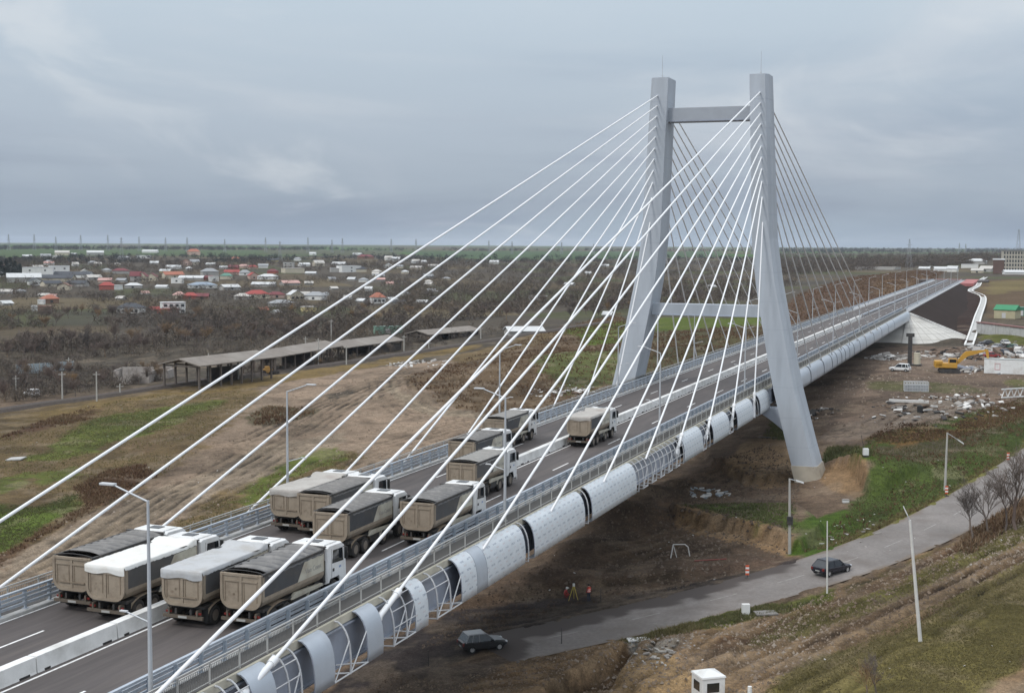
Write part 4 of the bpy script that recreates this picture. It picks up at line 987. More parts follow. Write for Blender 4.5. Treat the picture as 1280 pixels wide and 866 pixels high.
for m in (tip_beige, tip_grey, tarp_dark, tarp_mid, cab_white, tip_cream):          # each truck carries its own share of dust
    nt = m.node_tree; b = nt.nodes['Principled BSDF']; src = b.inputs['Base Color'].links[0].from_socket
    oi = nt.nodes.new('ShaderNodeObjectInfo'); mr = nt.nodes.new('ShaderNodeMapRange'); mr.inputs['To Min'].default_value = .0; mr.inputs['To Max'].default_value = (.14) if m is cab_white else (.12 if m in (tarp_dark, tarp_mid) else (.2 if m is tip_grey else .32))
    nt.links.new(oi.outputs['Random'], mr.inputs['Value']); mx = nt.nodes.new('ShaderNodeMix'); mx.data_type = 'RGBA'; nt.links.new(mr.outputs['Result'], mx.inputs['Factor']); nt.links.new(src, mx.inputs['A']); mx.inputs['B'].default_value = (.27,.235,.19,1) if m is not tip_beige else (.21,.165,.12,1)
    nt.links.new(mx.outputs['Result'], b.inputs['Base Color'])

for m in (tarp_dark, tarp_mid):                                     # pale dust caught on the ridges over the hoops
    nt = m.node_tree; b = nt.nodes['Principled BSDF']; src = b.inputs['Base Color'].links[0].from_socket
    an = nt.nodes.new('ShaderNodeAttribute'); an.attribute_name = 'dust'; mu = nt.nodes.new('ShaderNodeMath'); mu.operation = 'MULTIPLY'; mu.inputs[1].default_value = .42; nt.links.new(an.outputs['Fac'], mu.inputs[0])
    mx = nt.nodes.new('ShaderNodeMix'); mx.data_type = 'RGBA'; nt.links.new(mu.outputs[0], mx.inputs['Factor']); nt.links.new(src, mx.inputs['A']); mx.inputs['B'].default_value = (.30,.29,.275,1); nt.links.new(mx.outputs['Result'], b.inputs['Base Color'])
# ------------------------------------------------------------------ cars
def skin_body(verts, edges, radii, name='body', root=0, sub=2):
    me = bpy.data.meshes.new(name); me.from_pydata(verts, edges, []); o = bpy.data.objects.new(name, me); COL.objects.link(o)
    md = o.modifiers.new('s', 'SKIN'); md.use_smooth_shade = True
    for i, r in enumerate(radii):
        sv = me.skin_vertices[0].data[i]; sv.radius = (r, r) if not isinstance(r, tuple) else r; sv.use_root = (i == root)
    if sub: sd = o.modifiers.new('d', 'SUBSURF'); sd.levels = sub; sd.render_levels = sub
    dg = bpy.context.evaluated_depsgraph_get(); m2 = bpy.data.meshes.new_from_object(o.evaluated_get(dg)); bpy.data.objects.remove(o)
    m2.name = name; return m2
def make_car(name, label, cat, loc, rz, paint_col, L=4.2, Wd=1.8, Ht=1.6, style='suv', rough=.25, roof_col=None, group=None):
    t = thing(name, label, cat, loc, rz, group); hw = Wd/2
    pm = mat('car_paint_%02d' % (len(MATS)), paint_col, rough, .06, 2, spec=.6)
    zb, zl = .32, .95 if style == 'suv' else .88            # sill, belt line
    def ring(y, w, z0, z1, r=.12):
        return [(-w, y, z0+r), (-w, y, z1-r), (-w+r, y, z1), (w-r, y, z1), (w, y, z1-r), (w, y, z0+r), (w-r, y, z0), (-w+r, y, z0)]
    h = L/2; hood = zl+.02
    mb = MB()
    st = [(-h, hw*.86, zb+.12, zl-.02), (-h+.12, hw*.95, zb+.02, zl+.02), (-h+.7, hw, zb-.04, zl+.05), (.3, hw, zb-.05, zl+.02), (h-1.25, hw, zb-.05, hood), (h-.35, hw*.95, zb, hood-.1), (h-.08, hw*.86, zb+.05, hood-.2), (h, hw*.78, zb+.12, hood-.28)]
    mb.loft([ring(*s) for s in st], 0, smooth=False)
    body = mb.build('body', pm, t)
    bv = body.modifiers.new('bevel', 'BEVEL'); bv.width = .07; bv.segments = 3; bv.limit_method = 'ANGLE'; bv.angle_limit = R(15)
    # glasshouse
    yr, yf = -h+.18, h-1.28; rw = hw*.80
    def gring(z, y0, y1, w): return [(-w, y0, z), (-w, y1, z), (w, y1, z), (w, y0, z)]
    zr = Ht; RK = 0 if style == 'suv' else .4
    mb = MB()
    b0 = gring(zl, yr, yf+.1, hw*.96); b1 = gring(zr-.05, yr+(.38 if style == 'suv' else .78), yf-.72, rw)
    mb.loft([b0, b1], 0, caps=True); mb.build('window_band', glass, t)
    mb = MB()
    mb.loft([gring(zr-.07, yr+.30+RK, yf-.66, rw+.03), gring(zr, yr+.40+RK, yf-.80, rw-.06)], 0)
    for (ya, yb) in ((yr+.02, yr+.40+RK), (yf+.06, yf-.72), ((yr+yf)/2-.05, (yr+yf)/2-.05), (yr+.62, yr+.72)):
        for s in (-1, 1): mb.bar((s*hw*.965, ya, zl-.02), (s*(rw+.015), yb, zr-.04), .07, .09)
    ro = mb.build('roof', pm if roof_col is None else mat('car_roof_%02d' % len(MATS), roof_col, .3), t)
    bv = ro.modifiers.new('bevel', 'BEVEL'); bv.width = .04; bv.segments = 2; bv.limit_method = 'ANGLE'
    for y in (-h+.78, h-.82):
        for s in (-1, 1):
            mb = MB(); n = 18; rr = [(.2,-.1),(.31,-.1),(.33,-.07),(.33,.07),(.31,.1),(.2,.1)]
            mb.loft([[(x, r*math.cos(2*math.pi*k/n), r*math.sin(2*math.pi*k/n)) for k in range(n)] for r, x in rr], 0, caps=False); w_ = mb.build('wheel', black, t); w_.location = (s*(hw-.08), y, .33)
            mb = MB(); mb.tube((-.08,0,0), (.08,0,0), .2, .2, 16); mb.build('rim', mat('alloy_rim', (.45,.45,.45), .35, metal=.5), w_)
            mb = MB(); P = [(s*hw*.9, y+.40*math.cos(a), .33+.40*math.sin(a)) for a in np.linspace(-.1, math.pi+.1, 12)]
            mb.grid([[(p[0]-.1, p[1], p[2]), (p[0]+s*.005+ (hw*.1 if s > 0 else -hw*.1)+.0, p[1], p[2])] for p in P], 0); mb.build('wheel_arch', black, t)
    for s in (-1, 1):
        mb = MB(); mb.bbox(min(s*hw*.5,s*hw*.86), max(s*hw*.5,s*hw*.86), h-.22, h-.02, hood-.34, hood-.18, .03); mb.build('headlight', mat('clear_lens', (.6,.62,.65), .15), t)
        mb = MB(); mb.bbox(min(s*hw*.6,s*hw*.9), max(s*hw*.6,s*hw*.9), -h-.01, -h+.12, zl-.28, zl-.02, .03); mb.build('tail_light', red_lens, t)
        mb = MB(); mb.bbox(min(s*hw,s*(hw+.18)), max(s*hw,s*(hw+.18)), yf-.25, yf-.13, zl-.02, zl+.13, .03); mb.build('mirror', pm, t)
    mb = MB(); mb.box(-.26, .26, -h-.012, -h+.1, .5, .61); mb.build('number_plate', plate_m, t)
    return t
def face(a, b): return math.atan2(-(b[0]-a[0]), b[1]-a[1])          # rotation that turns +Y towards b
def road_rz(p):
    k = int(np.argmin(((ROAD[:,:2]-np.array(p[:2]))**2).sum(1))); k = min(k, len(ROAD)-2); return face(ROAD[k], ROAD[k+1]), ROAD[k][2]
p = G(603, 811); rz, zz = road_rz(p)
make_car('parked_suv', 'dark suv with pale roof on the muddy track below the bridge', 'car', (p[0], p[1], Zg(p[0], p[1])), rz-.12, (.022,.023,.025), 4.15, 1.8, 1.62, 'suv', .3, (.26,.265,.28))
p = G(1034, 717); rz, zz = road_rz(p)
make_car('hatchback_car', 'black hatchback driving along the asphalt road past a thin white post', 'car', (p[0]+.4, p[1]+.2, zz+.02), rz, (.012,.013,.022), 4.4, 1.82, 1.52, 'hatch')
p = G(1125, 464)
make_car('white_estate_car', 'white estate car parked under the bridge near the yellow excavator', 'car', p, R(78), (.72,.73,.73), 4.5, 1.78, 1.72, 'suv', .35)

# ------------------------------------------------------------------ excavator
yel = mat('excavator_yellow', (.50,.27,.035), .5, .1, 2, dirt=(.3,.2,.09), dirt_scale=1)
p = G(1186, 466); t = thing('excavator', 'yellow tracked excavator with its boom stretched over the muddy yard', 'excavator', p, R(8))
for s in (-1, 1):
    mb = MB(); P = [(-2.3,.45),(-1.9,.05),(1.9,.05),(2.3,.45),(1.9,.95),(-1.9,.95)]; mb.prism(P, s*1.2-.3, s*1.2+.3, 0, 'y'); mb.build('track', darkmetal, t)
mb = MB(); mb.box(-1.2,1.2,-.9,.9,.5,1.1); mb.build('undercarriage', darkmetal, t)
mb = MB(); mb.bbox(-3.0,1.6,-1.35,1.35,1.15,2.2,.12); mb.bbox(-3.1,-1.4,-1.35,1.35,1.3,2.65,.15); mb.build('upper_structure', yel, t)
mb = MB(); mb.bbox(-.2,1.5,-1.3,-.3,1.9,3.2,.08); ck = mb.build('driver_cab', yel, t)
mb = MB(); mb.box(-.05,1.35,-1.315,-1.3,2.35,3.05); mb.box(1.5,1.515,-1.2,-.4,2.0,3.05); mb.build('cab_window', glass, ck)
mb = MB(); pts = [(1.2,2.0),(3.6,4.3),(6.2,5.0)]
mb.prism([(1.0,1.8),(1.5,1.7),(3.8,3.7),(7.6,4.9),(7.6,5.2),(3.4,4.75),(2.6,4.0)], -.28, .28); mb.build('boom', yel, t)
mb = MB(); mb.prism([(7.1,5.35),(7.9,5.2),(8.35,2.3),(8.0,2.2),(7.4,4.6)], -.22, .22); mb.build('arm', yel, t)
mb = MB(); mb.prism([(8.3,2.4),(7.9,2.2),(7.2,1.6),(7.3,.7),(8.0,.4),(8.5,.6),(8.1,1.2)], -.6, .6); mb.build('bucket', darkmetal, t)
mb = MB(); mb.tube((1.6,0,2.4),(3.6,0,4.0),.1,.1,8); mb.build('boom_cylinder', galv, t)
mb = MB(); mb.tube((4.6,0,5.0),(7.3,0,5.35),.09,.09,8); mb.build('arm_cylinder', galv, t)

# ------------------------------------------------------------------ yard: containers, walls, huts
def container(name, label, loc, rz, L, Wd, Ht, wall, roof, cat='container', gable=0, doors=True):
    t = thing(name, label, cat, loc, rz)
    mb = MB(); mb.box(-L/2, L/2, -Wd/2, Wd/2, 0, Ht)
    for k in range(int(L/.6)): x = -L/2+.3+k*.6; mb.box(x-.08, x+.08, -Wd/2-.03, -Wd/2, .15, Ht-.15)
    mb.build('wall', wall, t)
    mb = MB()
    if gable: mb.prism([(-Wd/2-.3, Ht-.02), (0, Ht+gable), (Wd/2+.3, Ht-.02), (Wd/2+.3, Ht-.14), (-Wd/2-.3, Ht-.14)], -L/2-.3, L/2+.3, 0, 'x')
    else: mb.box(-L/2-.06, L/2+.06, -Wd/2-.06, Wd/2+.06, Ht, Ht+.12)
    mb.build('roof', roof, t)
    if doors:
        mb = MB(); mb.box(-L*.12, L*.06, -Wd/2-.05, -Wd/2-.02, .25, 2.1); mb.build('door', mat('pale_door', (.5,.5,.5), .6), t)
    return t
wht = mat('white_sheet_metal', (.72,.73,.72), .5, .05, .6, dirt=(.45,.42,.38), dirt_scale=.5, dirt_amt=.5)
grn = mat('green_sheet_roof', (.02,.20,.085), .5, .1, .8)
p = G(1266, 467); t = container('site_container', 'long white site container with faint red square emblem and grey roof', p, R(-2), 11.5, 2.6, 3.0, wht, mat('grey_sheet_roof', (.36,.38,.37), .6, .08, .5), doors=False)
em = mat('faded_red_print', (.55,.30,.30), .6)
for (x0, x1, z0, z1) in ((-3.6,-3.5,.8,2.2),(-2.6,-2.5,.8,2.2),(-3.5,-2.6,2.1,2.2),(-3.5,-2.6,.8,.9)):
    mb = MB(); mb.box(x0, x1, -1.37, -1.31, z0, z1); mb.build('printed_emblem', em, t)
mt = Matrix(((1,0,0,-1.2),(0,0,-1,-1.36),(0,1,0,1.85),(0,0,0,1)))
text_mesh('lettering', '-- --- --', .6, mat('faded_print', (.55,.5,.5), .6), t, mt)
p = G(1259, 398); container('green_roof_hut', 'hut with a bright green gable roof behind the concrete yard wall', p, R(-20), 7.5, 5.5, 3.2, mat('ochre_wall', (.42,.38,.25), .8, .1, .6), grn, 'hut', 1.7)
p = G(1279, 395); container('green_container', 'dark green flat container right of the green gabled hut', p, R(-15), 8, 3.5, 3.2, mat('green_sheet_wall', (.05,.16,.11), .6, .1, .5), mat('teal_sheet_roof', (.12,.24,.2), .6), 'container')
a, b = G(1221, 416), G(1300, 424); d = np.array(b)-a; t = thing('yard_wall', 'long low grey concrete wall with a red brown coping behind the scrap yard', 'wall', a, math.atan2(d[1], d[0])); L = math.hypot(d[0], d[1])
mb = MB(); mb.box(0, L, -.15, .15, -1, 3.2); mb.build('wall_panel', conc, t); mb = MB(); mb.box(0, L, -.4, 2.5, 3.2, 3.5); mb.build('coping', mat('red_brown_roofing', (.16,.075,.065), .8, .2, .5), t)
for x in np.arange(3, L, 9): mb = MB(); mb.box(x-.25, x+.25, -.35, -.15, -1, 3.2); mb.build('pillar', conc, t)
# wire cage stack, lattice truss, tank, post under the bridge
p = G(1145, 489); t = thing('cage_stack', 'pale steel wire cage standing alone in the muddy yard below the estate car', 'cage', p, R(10))
mb = MB()
for x in np.linspace(-2.2, 2.2, 10):
    for y in (-.9, .9): mb.box(x-.05, x+.05, y-.05, y+.05, 0, 1.9)
for z in (.1, .7, 1.3, 1.85):
    for y in (-.9, .9): mb.box(-2.2, 2.2, y-.05, y+.05, z-.05, z+.05)
mb.build('cage_frame', rib_m, t); mb = MB(); mb.box(-2.1,2.1,-.75,.75,.1,1.2); mb.build('contents', mat('pale_rubble_bags', (.40,.42,.44), .9, .25, 2), t)
a, b = G(1252, 498), G(1290, 496); d = np.array(b)-a; t = thing('lattice_truss', 'white lattice truss lying at the right edge of the dirt yard', 'truss', a, math.atan2(d[1], d[0])); L = math.hypot(d[0], d[1])
mb = MB()
for z in (.15, 1.7): mb.box(0, L, -.12, .12, z-.1, z+.1)
n = int(L/1.3)
for k in range(n):
    mb.bar((k*L/n, 0, .15), ((k+.5)*L/n, 0, 1.7), .12, .12); mb.bar(((k+.5)*L/n, 0, 1.7), ((k+1)*L/n, 0, .15), .12, .12)
mb.build('lattice_bars', wht, t)
p = G(1137, 457); t = thing('drill_mast', 'dark upright mast with a cream tank at its foot under the bridge end', 'machine', p)
mb = MB(); mb.box(-.45,.45,-.4,.4,0,7.2); mb.box(-.9,.9,-.3,.3,6.6,7.4); mb.build('mast', darkmetal, t); mb = MB(); mb.tube((1.6,0,.3),(1.6,0,3.0),.75,.75,14); mb.build('tank', mat('cream_tank', (.5,.46,.36), .7, .1, 1), t)
mb = MB(); mb.box(-1.4,2.6,-1,1,0,.4); mb.build('base_frame', darkmetal, t)
def rubble(name, label, px, py, r, n, cols, hmax=.6, seed=0, cat='rubble', zr=.2):
    rg = random.Random(seed); c = G(px, py); mb = MB()
    for k in range(n):
        a = rg.uniform(0, 6.28); q = r*math.sqrt(rg.random()); x, y = c[0]+q*math.cos(a), c[1]+q*math.sin(a)*1.5; s = rg.uniform(.15, hmax)*(1.3-q/r)
        z = Zg(x, y)+hmax*.9*(1-q/r)*rg.random()
        ax = np.array((math.cos(a), math.sin(a), rg.uniform(-.3,.3)))*s*rg.uniform(.6,2.2); ay = np.array((-math.sin(a), math.cos(a), rg.uniform(-.3,.3)))*s*rg.uniform(.5,1.2)
        mb.obox((x, y, z+s*.1), ax, ay, np.array((0,0,1.))*s*rg.uniform(.15,.5), rg.randrange(len(cols)))
    o = mb.build(name, cols); tag(o, label, cat, None, 'stuff'); return o
rb = [mat('rubble_white', (.56,.55,.53), .9, .15, 2), mat('rubble_grey', (.27,.25,.23), .9, .2, 2), mat('rubble_brown', (.13,.09,.065), .9, .2, 2), mat('rubble_dark', (.04,.037,.035), .9)]
rubble('rubble_heap', 'pale broken concrete heap under the far end of the bridge', 1110, 448, 6, 90, rb[:2], 1.0, 1)
rubble('scattered_debris', 'scattered planks and broken slabs on the dirt in front of the excavator', 1170, 512, 13, 130, rb, .62, 2)
rubble('scattered_debris', 'pale debris strewn towards the weeds at the right of the dirt yard', 1225, 503, 10, 90, rb[:3], .55, 3)
rubble('scrap_heap', 'long heap of mixed white and dark scrap behind the excavator', 1240, 441, 24, 300, rb, 1.2, 4)
rubble('scrap_heap', 'pale sheets and boxes heaped right of the excavator arm', 1225, 462, 7, 60, [rb[0], rb[0], mat('rubble_blue', (.16,.17,.2), .8)], 1.0, 5)
rubble('rubble_heap', 'small dark and pale rubbish pile at the foot of the tower', 1020, 517, 4, 40, rb, .7, 6)
rubble('scattered_debris', 'pale pallets and sheeting below the bridge left of the tower', 887, 617, 3, 34, [rb[0], mat('rubble_bluegrey', (.3,.34,.37), .7)], .5, 7)
rubble('scattered_debris', 'stones and litter along the verge of the asphalt road', 1080, 668, 6, 40, rb[:2], .22, 8)
rubble('broken_slabs', 'flat pale slab fragments on the clay bank by the road bend', 828, 815, 3.0, 60, [mat('flat_pale_stone', (.34,.32,.29), .9, .2, 2), rb[1]], .2, 9)
p = G(1150, 515)
t = thing('black_tank', 'black plastic tank standing among debris in the dirt yard', 'tank', p); mb = MB(); mb.tube((0,0,0),(0,0,1.0),.5,.5,16); mb.tube((0,0,1.0),(0,0,1.15),.42,.2,16); mb.build('tank_body', black, t); mb = MB(); mb.tube((0,0,1.13),(0,0,1.22),.18,.18,10); mb.build('lid', darkmetal, t)
p = G(1136, 503); o = MB(); o.obox((0,0,.25), (3.4,.2,0), (-.02,.35,0), (0,0,.22)); o = o.build('concrete_beam', rb[0]); o.location = p; tag(o, 'white concrete beam lying on the dirt left of the black tank', 'beam')
# scrap cars in the yard
cc = [(.6,.6,.6),(.05,.05,.06),(.35,.36,.38),(.5,.5,.48),(.03,.12,.08),(.3,.04,.04),(.62,.62,.6),(.08,.09,.12)]
wd_ = ['white','black','grey','pale','dark green','red','white','dark blue']
for k, (px, py) in enumerate([(1222,437),(1233,431),(1246,436),(1257,431),(1268,437),(1240,447),(1276,446),(1254,443)]):
    p = G(px, py); make_car('scrap_car', f"{wd_[k]} old car in the scrap yard, {['leftmost of them','front row, beside the scrap','in the middle of the row','behind the white container','right, beyond the container','nearest the excavator arm','rightmost at the picture edge','just left of the container roof'][k]}", 'car', p, R(60+47*k), cc[k], 4.1, 1.7, 1.45, 'hatch', .5, None, 'scrap cars in the yard')

# ------------------------------------------------------------------ things along the road and under the bridge
pole_conc = mat('pole_concrete', (.40,.39,.36), .85, .1, 1.5); pole_white = mat('pole_white', (.60,.59,.56), .75, .08, 1.5)
def ground_pole(name, label, base, top, r=.14, arm=None, m=None, cat='lamp post', extras=True, head=True):
    b = G(*base); s = pxm(b); hgt = (base[1]-top[1])/s*1.0; lean = (top[0]-base[0])/s
    rtx = np.array([math.cos(YAW), math.sin(YAW), 0]); t = thing(name, label, cat, b); tp = rtx*lean+np.array((0,0,hgt)); m = m or pole_conc
    mb = MB(); mb.tube((0,0,-.4), tp, r, r*.6, 8); mb.build('pole', m, t)
    if arm:
        e = tp+rtx*arm[0]/s+np.array((0,0,arm[1]/s)); mb = MB(); mb.tube(tp-(0,0,.05), e, .05, .045, 6); mb.build('arm', galv_pole, t)
        if head: u = (e-tp)/np.linalg.norm(e-tp); mb = MB(); mb.obox(e+u*.25, u*.42, np.cross(u, (0,0,1))*.16, np.array((0,0,.08))); mb.build('lamp_head', mat('lamp_glass', (.7,.71,.7), .3), t)
    return t
t = ground_pole('lamp_post', 'concrete lamp post with a dark box and short arm left of the tower foot', (987,692), (985,597), .18, (10,-3))
mb = MB(); mb.bbox(-.3,.3,-.35,-.1,3.2,4.1,.03); mb.build('switch_box', darkmetal, t)
ground_pole('lamp_post', 'concrete lamp post on the green bank beside the road, arm to the right', (1181,613), (1182,540), .17, (15,-10))
ground_pole('white_post', 'thin white post at the road edge in front of the black hatchback', (1034,741), (1032,650), .09, None, pole_white, 'post')
t = ground_pole('leaning_lamp_post', 'tall white lamp post leaning left on the grassy field at lower right', (1151,801), (1133,648), .17, (-4,8), pole_white)
ground_pole('marker_post', 'thin dark stake on the edge of the asphalt road left of the clay bank', (702,805), (702,784), .05, None, darkmetal, 'stake')
ground_pole('marker_post', 'thin dark stake beside the hi vis worker, right of him', (751,751), (751,735), .05, None, darkmetal, 'stake')
ground_pole('marker_post', 'thin dark stake on bare soil left of the dark suv', (536,832), (535,812), .05, None, darkmetal, 'stake')
for px, py, lb in ((1183,620,'red and white hazard marker board at the foot of the lamp post on the bank'), (1260,577,'red and white hazard marker board on the verge higher up the road'), (934,722,'red and white hazard marker board beside the dark mud near the road')):
    p = G(px, py); t = thing('hazard_marker', lb, 'marker board', p, R(20)); mb = MB(); mb.tube((0,0,0),(0,0,.35),.04,.04,6); mb.box(-.25,.25,-.2,.2,0,.08); mb.build('stand', darkmetal, t)
    mb = MB()
    for k in range(5): mb.box(-.18,.18,-.03,.03,.3+k*.2,.5+k*.2, k % 2)
    mb.build('board', [mat('hazard_red', (.55,.09,.03), .5), mat('hazard_white', (.7,.7,.68), .5)], t)
p = G(1082, 571); t = thing('white_cabinet', 'small white cabinet on the grassy bank top right of the tower foot', 'cabinet', p, R(20)); mb = MB(); mb.bbox(-.35,.35,-.3,.3,.25,1.15,.03); mb.build('cabinet_body', wht, t); mb = MB(); mb.box(-.3,.3,-.25,.25,-.2,.27); mb.build('plinth', darkmetal, t); mb = MB(); mb.tube((-.25,.1,1.1),(-.6,.2,2.9),.03,.03,6); mb.build('antenna_pole', darkmetal, t)
p = G(1057, 628); t = thing('white_box', 'small pale box lying below the cut clay bank', 'box', p, .4); mb = MB(); mb.bbox(-.4,.4,-.25,.25,0,.4,.03); mb.build('box_body', wht, t); mb = MB(); mb.box(-.42,.42,-.27,.27,.36,.43); mb.build('lid', rb[1], t)
p = G(932, 767); t = thing('concrete_block', 'white concrete block standing on the grass verge of the road', 'block', p, R(25)); mb = MB(); mb.bbox(-.36,.36,-.22,.22,-.2,.95,.04); mb.build('block_body', conc_light, t); mb = MB(); mb.box(-.45,.45,-.35,.35,-.3,.04); mb.build('footing', conc, t)
p = G(957, 767); o = MB(); o.obox((0,0,.1), (.9,.35,.05), (-.3,.6,0), (0,0,.06)); o = o.build('concrete_slab', mat('grey_slab', (.2,.19,.18), .9, .2, 2)); o.location = p; tag(o, 'grey slab lying on the grass right of the white block', 'slab')
p = G(798, 800); o = MB(); o.obox((0,0,.1), (.9,.4,.05), (-.2,.4,.02), (0,0,.05)); o = o.build('concrete_slab', conc_light); o.location = p; tag(o, 'pale slab at the upper rim of the clay bank', 'slab')
p = G(20, 574); o = MB(); o.obox((0,0,.12), (1.1,.5,.06), (-.5,1.3,0), (0,0,.09)); o = o.build('concrete_slab', conc); o.location = p; tag(o, 'pale slab lying in the grass at the far left of the field', 'slab')
p = G(850, 697); t = thing('pipe_frame', 'bent grey pipe frame standing on the mud below the bridge', 'frame', p, R(15)); mb = MB(); mb.path([(-1,-.2,0),(-.75,0,1.45),(.5,0,1.5),(.85,.1,1.2),(1.05,.15,.2)], .06, 8); mb.build('bent_pipe', rb[0], t); mb = MB(); mb.path([(-.75,0,1.4),(-.35,.3,0)], .05, 8); mb.build('brace', rb[0], t)
p1, p2 = G(868, 702), G(908, 699); o = MB(); o.tube(np.array(p1)+(0,0,.12), np.array(p2)+(0,0,.06), .06, .06, 8); tag(o.build('red_pipe', mat('red_plastic', (.22,.055,.045), .6)), 'red plastic pipe lying on the mud right of the bent frame', 'pipe')
for px, py, lb in ((960,550,'dark steel beam pair on the ground beneath the deck by the tower'),):
    p = G(px, py); t = thing('steel_beam_stack', lb, 'beams', p, R(8)); mb = MB(); mb.box(-1.6,1.6,-.6,-.1,0,.5); mb.build('beam', darkmetal, t); mb = MB(); mb.box(-1.5,1.5,.15,.6,0,.5); mb.build('beam', darkmetal, t)
p = G(885, 872); t = thing('guard_cabin', 'white square cabin with a low pyramid roof and dark windows at the bottom edge', 'cabin', p, R(38))
mb = MB(); mb.bbox(-.95,.95,-.95,.95,0,1.85,.08); mb.build('cabin_wall', wht, t); mb = MB(); mb.loft([[(-1.0,-1.0,1.8),(1.0,-1.0,1.8),(1.0,1.0,1.8),(-1.0,1.0,1.8)],[(-.97,-.97,1.92),(.97,-.97,1.92),(.97,.97,1.92),(-.97,.97,1.92)],[(-.12,-.12,2.25),(.12,-.12,2.25),(.12,.12,2.25),(-.12,.12,2.25)]]); mb.build('cabin_roof', wht, t)
for (x0,x1,y0,y1) in ((-.55,.45,-.97,-.94),(.94,.97,-.5,.5),(-.97,-.94,-.5,.5)):
    mb = MB(); mb.box(x0,x1,y0,y1,.75,1.45); mb.build('window', glass, t)
p = G(937, 872); o = MB(); o.tube((0,0,-.2),(0,0,.9),.18,.16,10); o = o.build('white_bollard', wht); o.location = p; tag(o, 'short white bollard at the bottom edge right of the cabin', 'bollard')

# ------------------------------------------------------------------ surveyors and their tripod
def person(label, loc, rz, top, legs, crouch=False, vest=False):
    t = thing('person', label, 'person', loc, rz)
    if not crouch:
        V = [(0,0,.95),(0,0,1.18),(0,.02,1.42),(0,.03,1.54),(0,.05,1.66),(0,.05,1.74), (.1,0,.9),(.12,.04,.5),(.13,-.02,.09),(.14,.12,.04), (-.1,0,.9),(-.12,.03,.5),(-.13,-.03,.09),(-.14,.1,.04), (.19,0,1.42),(.27,-.02,1.15),(.24,.17,.95),(.22,.24,.9), (-.19,0,1.42),(-.27,-.02,1.15),(-.22,.17,.97),(-.2,.24,.93)]
        rad = [(.16,.12),(.15,.11),(.17,.11),.06,.095,.08,.095,.065,.045,.045,.095,.065,.045,.045,.075,.05,.035,.04,.075,.05,.035,.04]
    else:
        V = [(0,-.1,.42),(0,0,.62),(0,.14,.82),(0,.18,.94),(0,.22,1.05),(0,.22,1.12), (.12,-.02,.42),(.17,.32,.46),(.16,.1,.08),(.16,.24,.04), (-.12,-.02,.42),(-.17,.3,.30),(-.16,-.05,.08),(-.16,.08,.04), (.19,.12,.82),(.25,.25,.6),(.18,.4,.5),(.16,.46,.48), (-.19,.12,.82),(-.25,.25,.6),(-.2,.38,.45),(-.18,.44,.42)]
        rad = [(.17,.15),(.17,.13),(.18,.12),.06,.095,.08,.1,.07,.05,.045,.1,.07,.05,.045,.075,.055,.035,.04,.075,.055,.035,.04]
    E = [(0,1),(1,2),(2,3),(3,4),(4,5),(0,6),(6,7),(7,8),(8,9),(0,10),(10,11),(11,12),(12,13),(2,14),(14,15),(15,16),(16,17),(2,18),(18,19),(19,20),(20,21)]
    me = skin_body(V, E, rad, 'figure'); skin = mat('skin', (.45,.28,.2), .6)
    for m in (skin, top, legs, black): me.materials.append(m)
    zt, zh = (.96, 1.54) if not crouch else (.5, .93)
    for pl in me.polygons:
        c = pl.center; pl.use_smooth = True
        hand = (c.y > .19 and abs(c.x) > .12 and c.z > .35 and not crouch and c.z < 1.05)
        pl.material_index = 0 if (c.z > zh or hand) else (1 if c.z > zt or (abs(c.x) > .2 and c.z > zt-.12) else (3 if c.z < .1 else 2))
    link('figure', me, t)
    hz = 1.70 if not crouch else 1.09; hy = .05 if not crouch else .22
    mb = MB(); mb.sphere((0,hy,hz), .125, 0, 14, 8, (1,1.12,.95)); mb.box(-.1,.1,hy+.1,hy+.2,hz+.0,hz+.02); mb.build('helmet', wht if crouch else mat('dark_hair', (.03,.022,.018), .8), t)
    if vest:
        mb = MB(); mb.loft([[(.19*math.cos(a)*k, .02+.145*math.sin(a)*k, z) for a in np.linspace(0, 2*math.pi, 14, endpoint=False)] for z, k in ((.98,1),(1.2,.98),(1.4,1.06),(1.46,.7))], 0, caps=False, smooth=True)
        vo = mb.build('vest', mat('orange_vest', (.75,.10,.05), .6), t)
        for z in (1.08,1.24): mb = MB(); mb.loft([[(.2*math.cos(a), .02+.155*math.sin(a), z+q) for a in np.linspace(0, 2*math.pi, 14, endpoint=False)] for q in (-.035,.035)], 0, caps=False); mb.build('reflective_band', mat('reflective_band', (.85,.75,.7), .4), vo)
    return t
p = G(736, 752); person('person standing in an orange reflective vest and dark trousers beside the yellow tripod', p, R(60), mat('red_jacket', (.30,.03,.025), .8), mat('navy_trousers', (.02,.03,.05), .8), False, True)
p = G(706, 748); person('person crouching in a dark red jacket and white helmet left of the tripod', p, R(-60), MATS['red_jacket'], mat('dark_red_trousers', (.16,.02,.02), .8), True)
p = G(717, 750); t = thing('survey_tripod', 'yellow survey tripod with a pale instrument on the edge of the muddy track', 'tripod', p)
ym = mat('tripod_yellow', (.45,.36,.06), .5)
for k in range(3):
    a = R(90+120*k+15); mb = MB(); mb.tube((.08*math.cos(a), .08*math.sin(a), 1.35), (.55*math.cos(a), .55*math.sin(a), 0), .04, .025, 6); mb.build('leg', ym, t)
mb = MB(); mb.tube((0,0,1.32),(0,0,1.4),.13,.13,10); mb.build('head_plate', ym, t); mb = MB(); mb.bbox(-.1,.1,-.08,.08,1.4,1.7,.02); mb.tube((0,-.14,1.56),(0,.14,1.56),.05,.05,8); mb.build('instrument', wht, t)
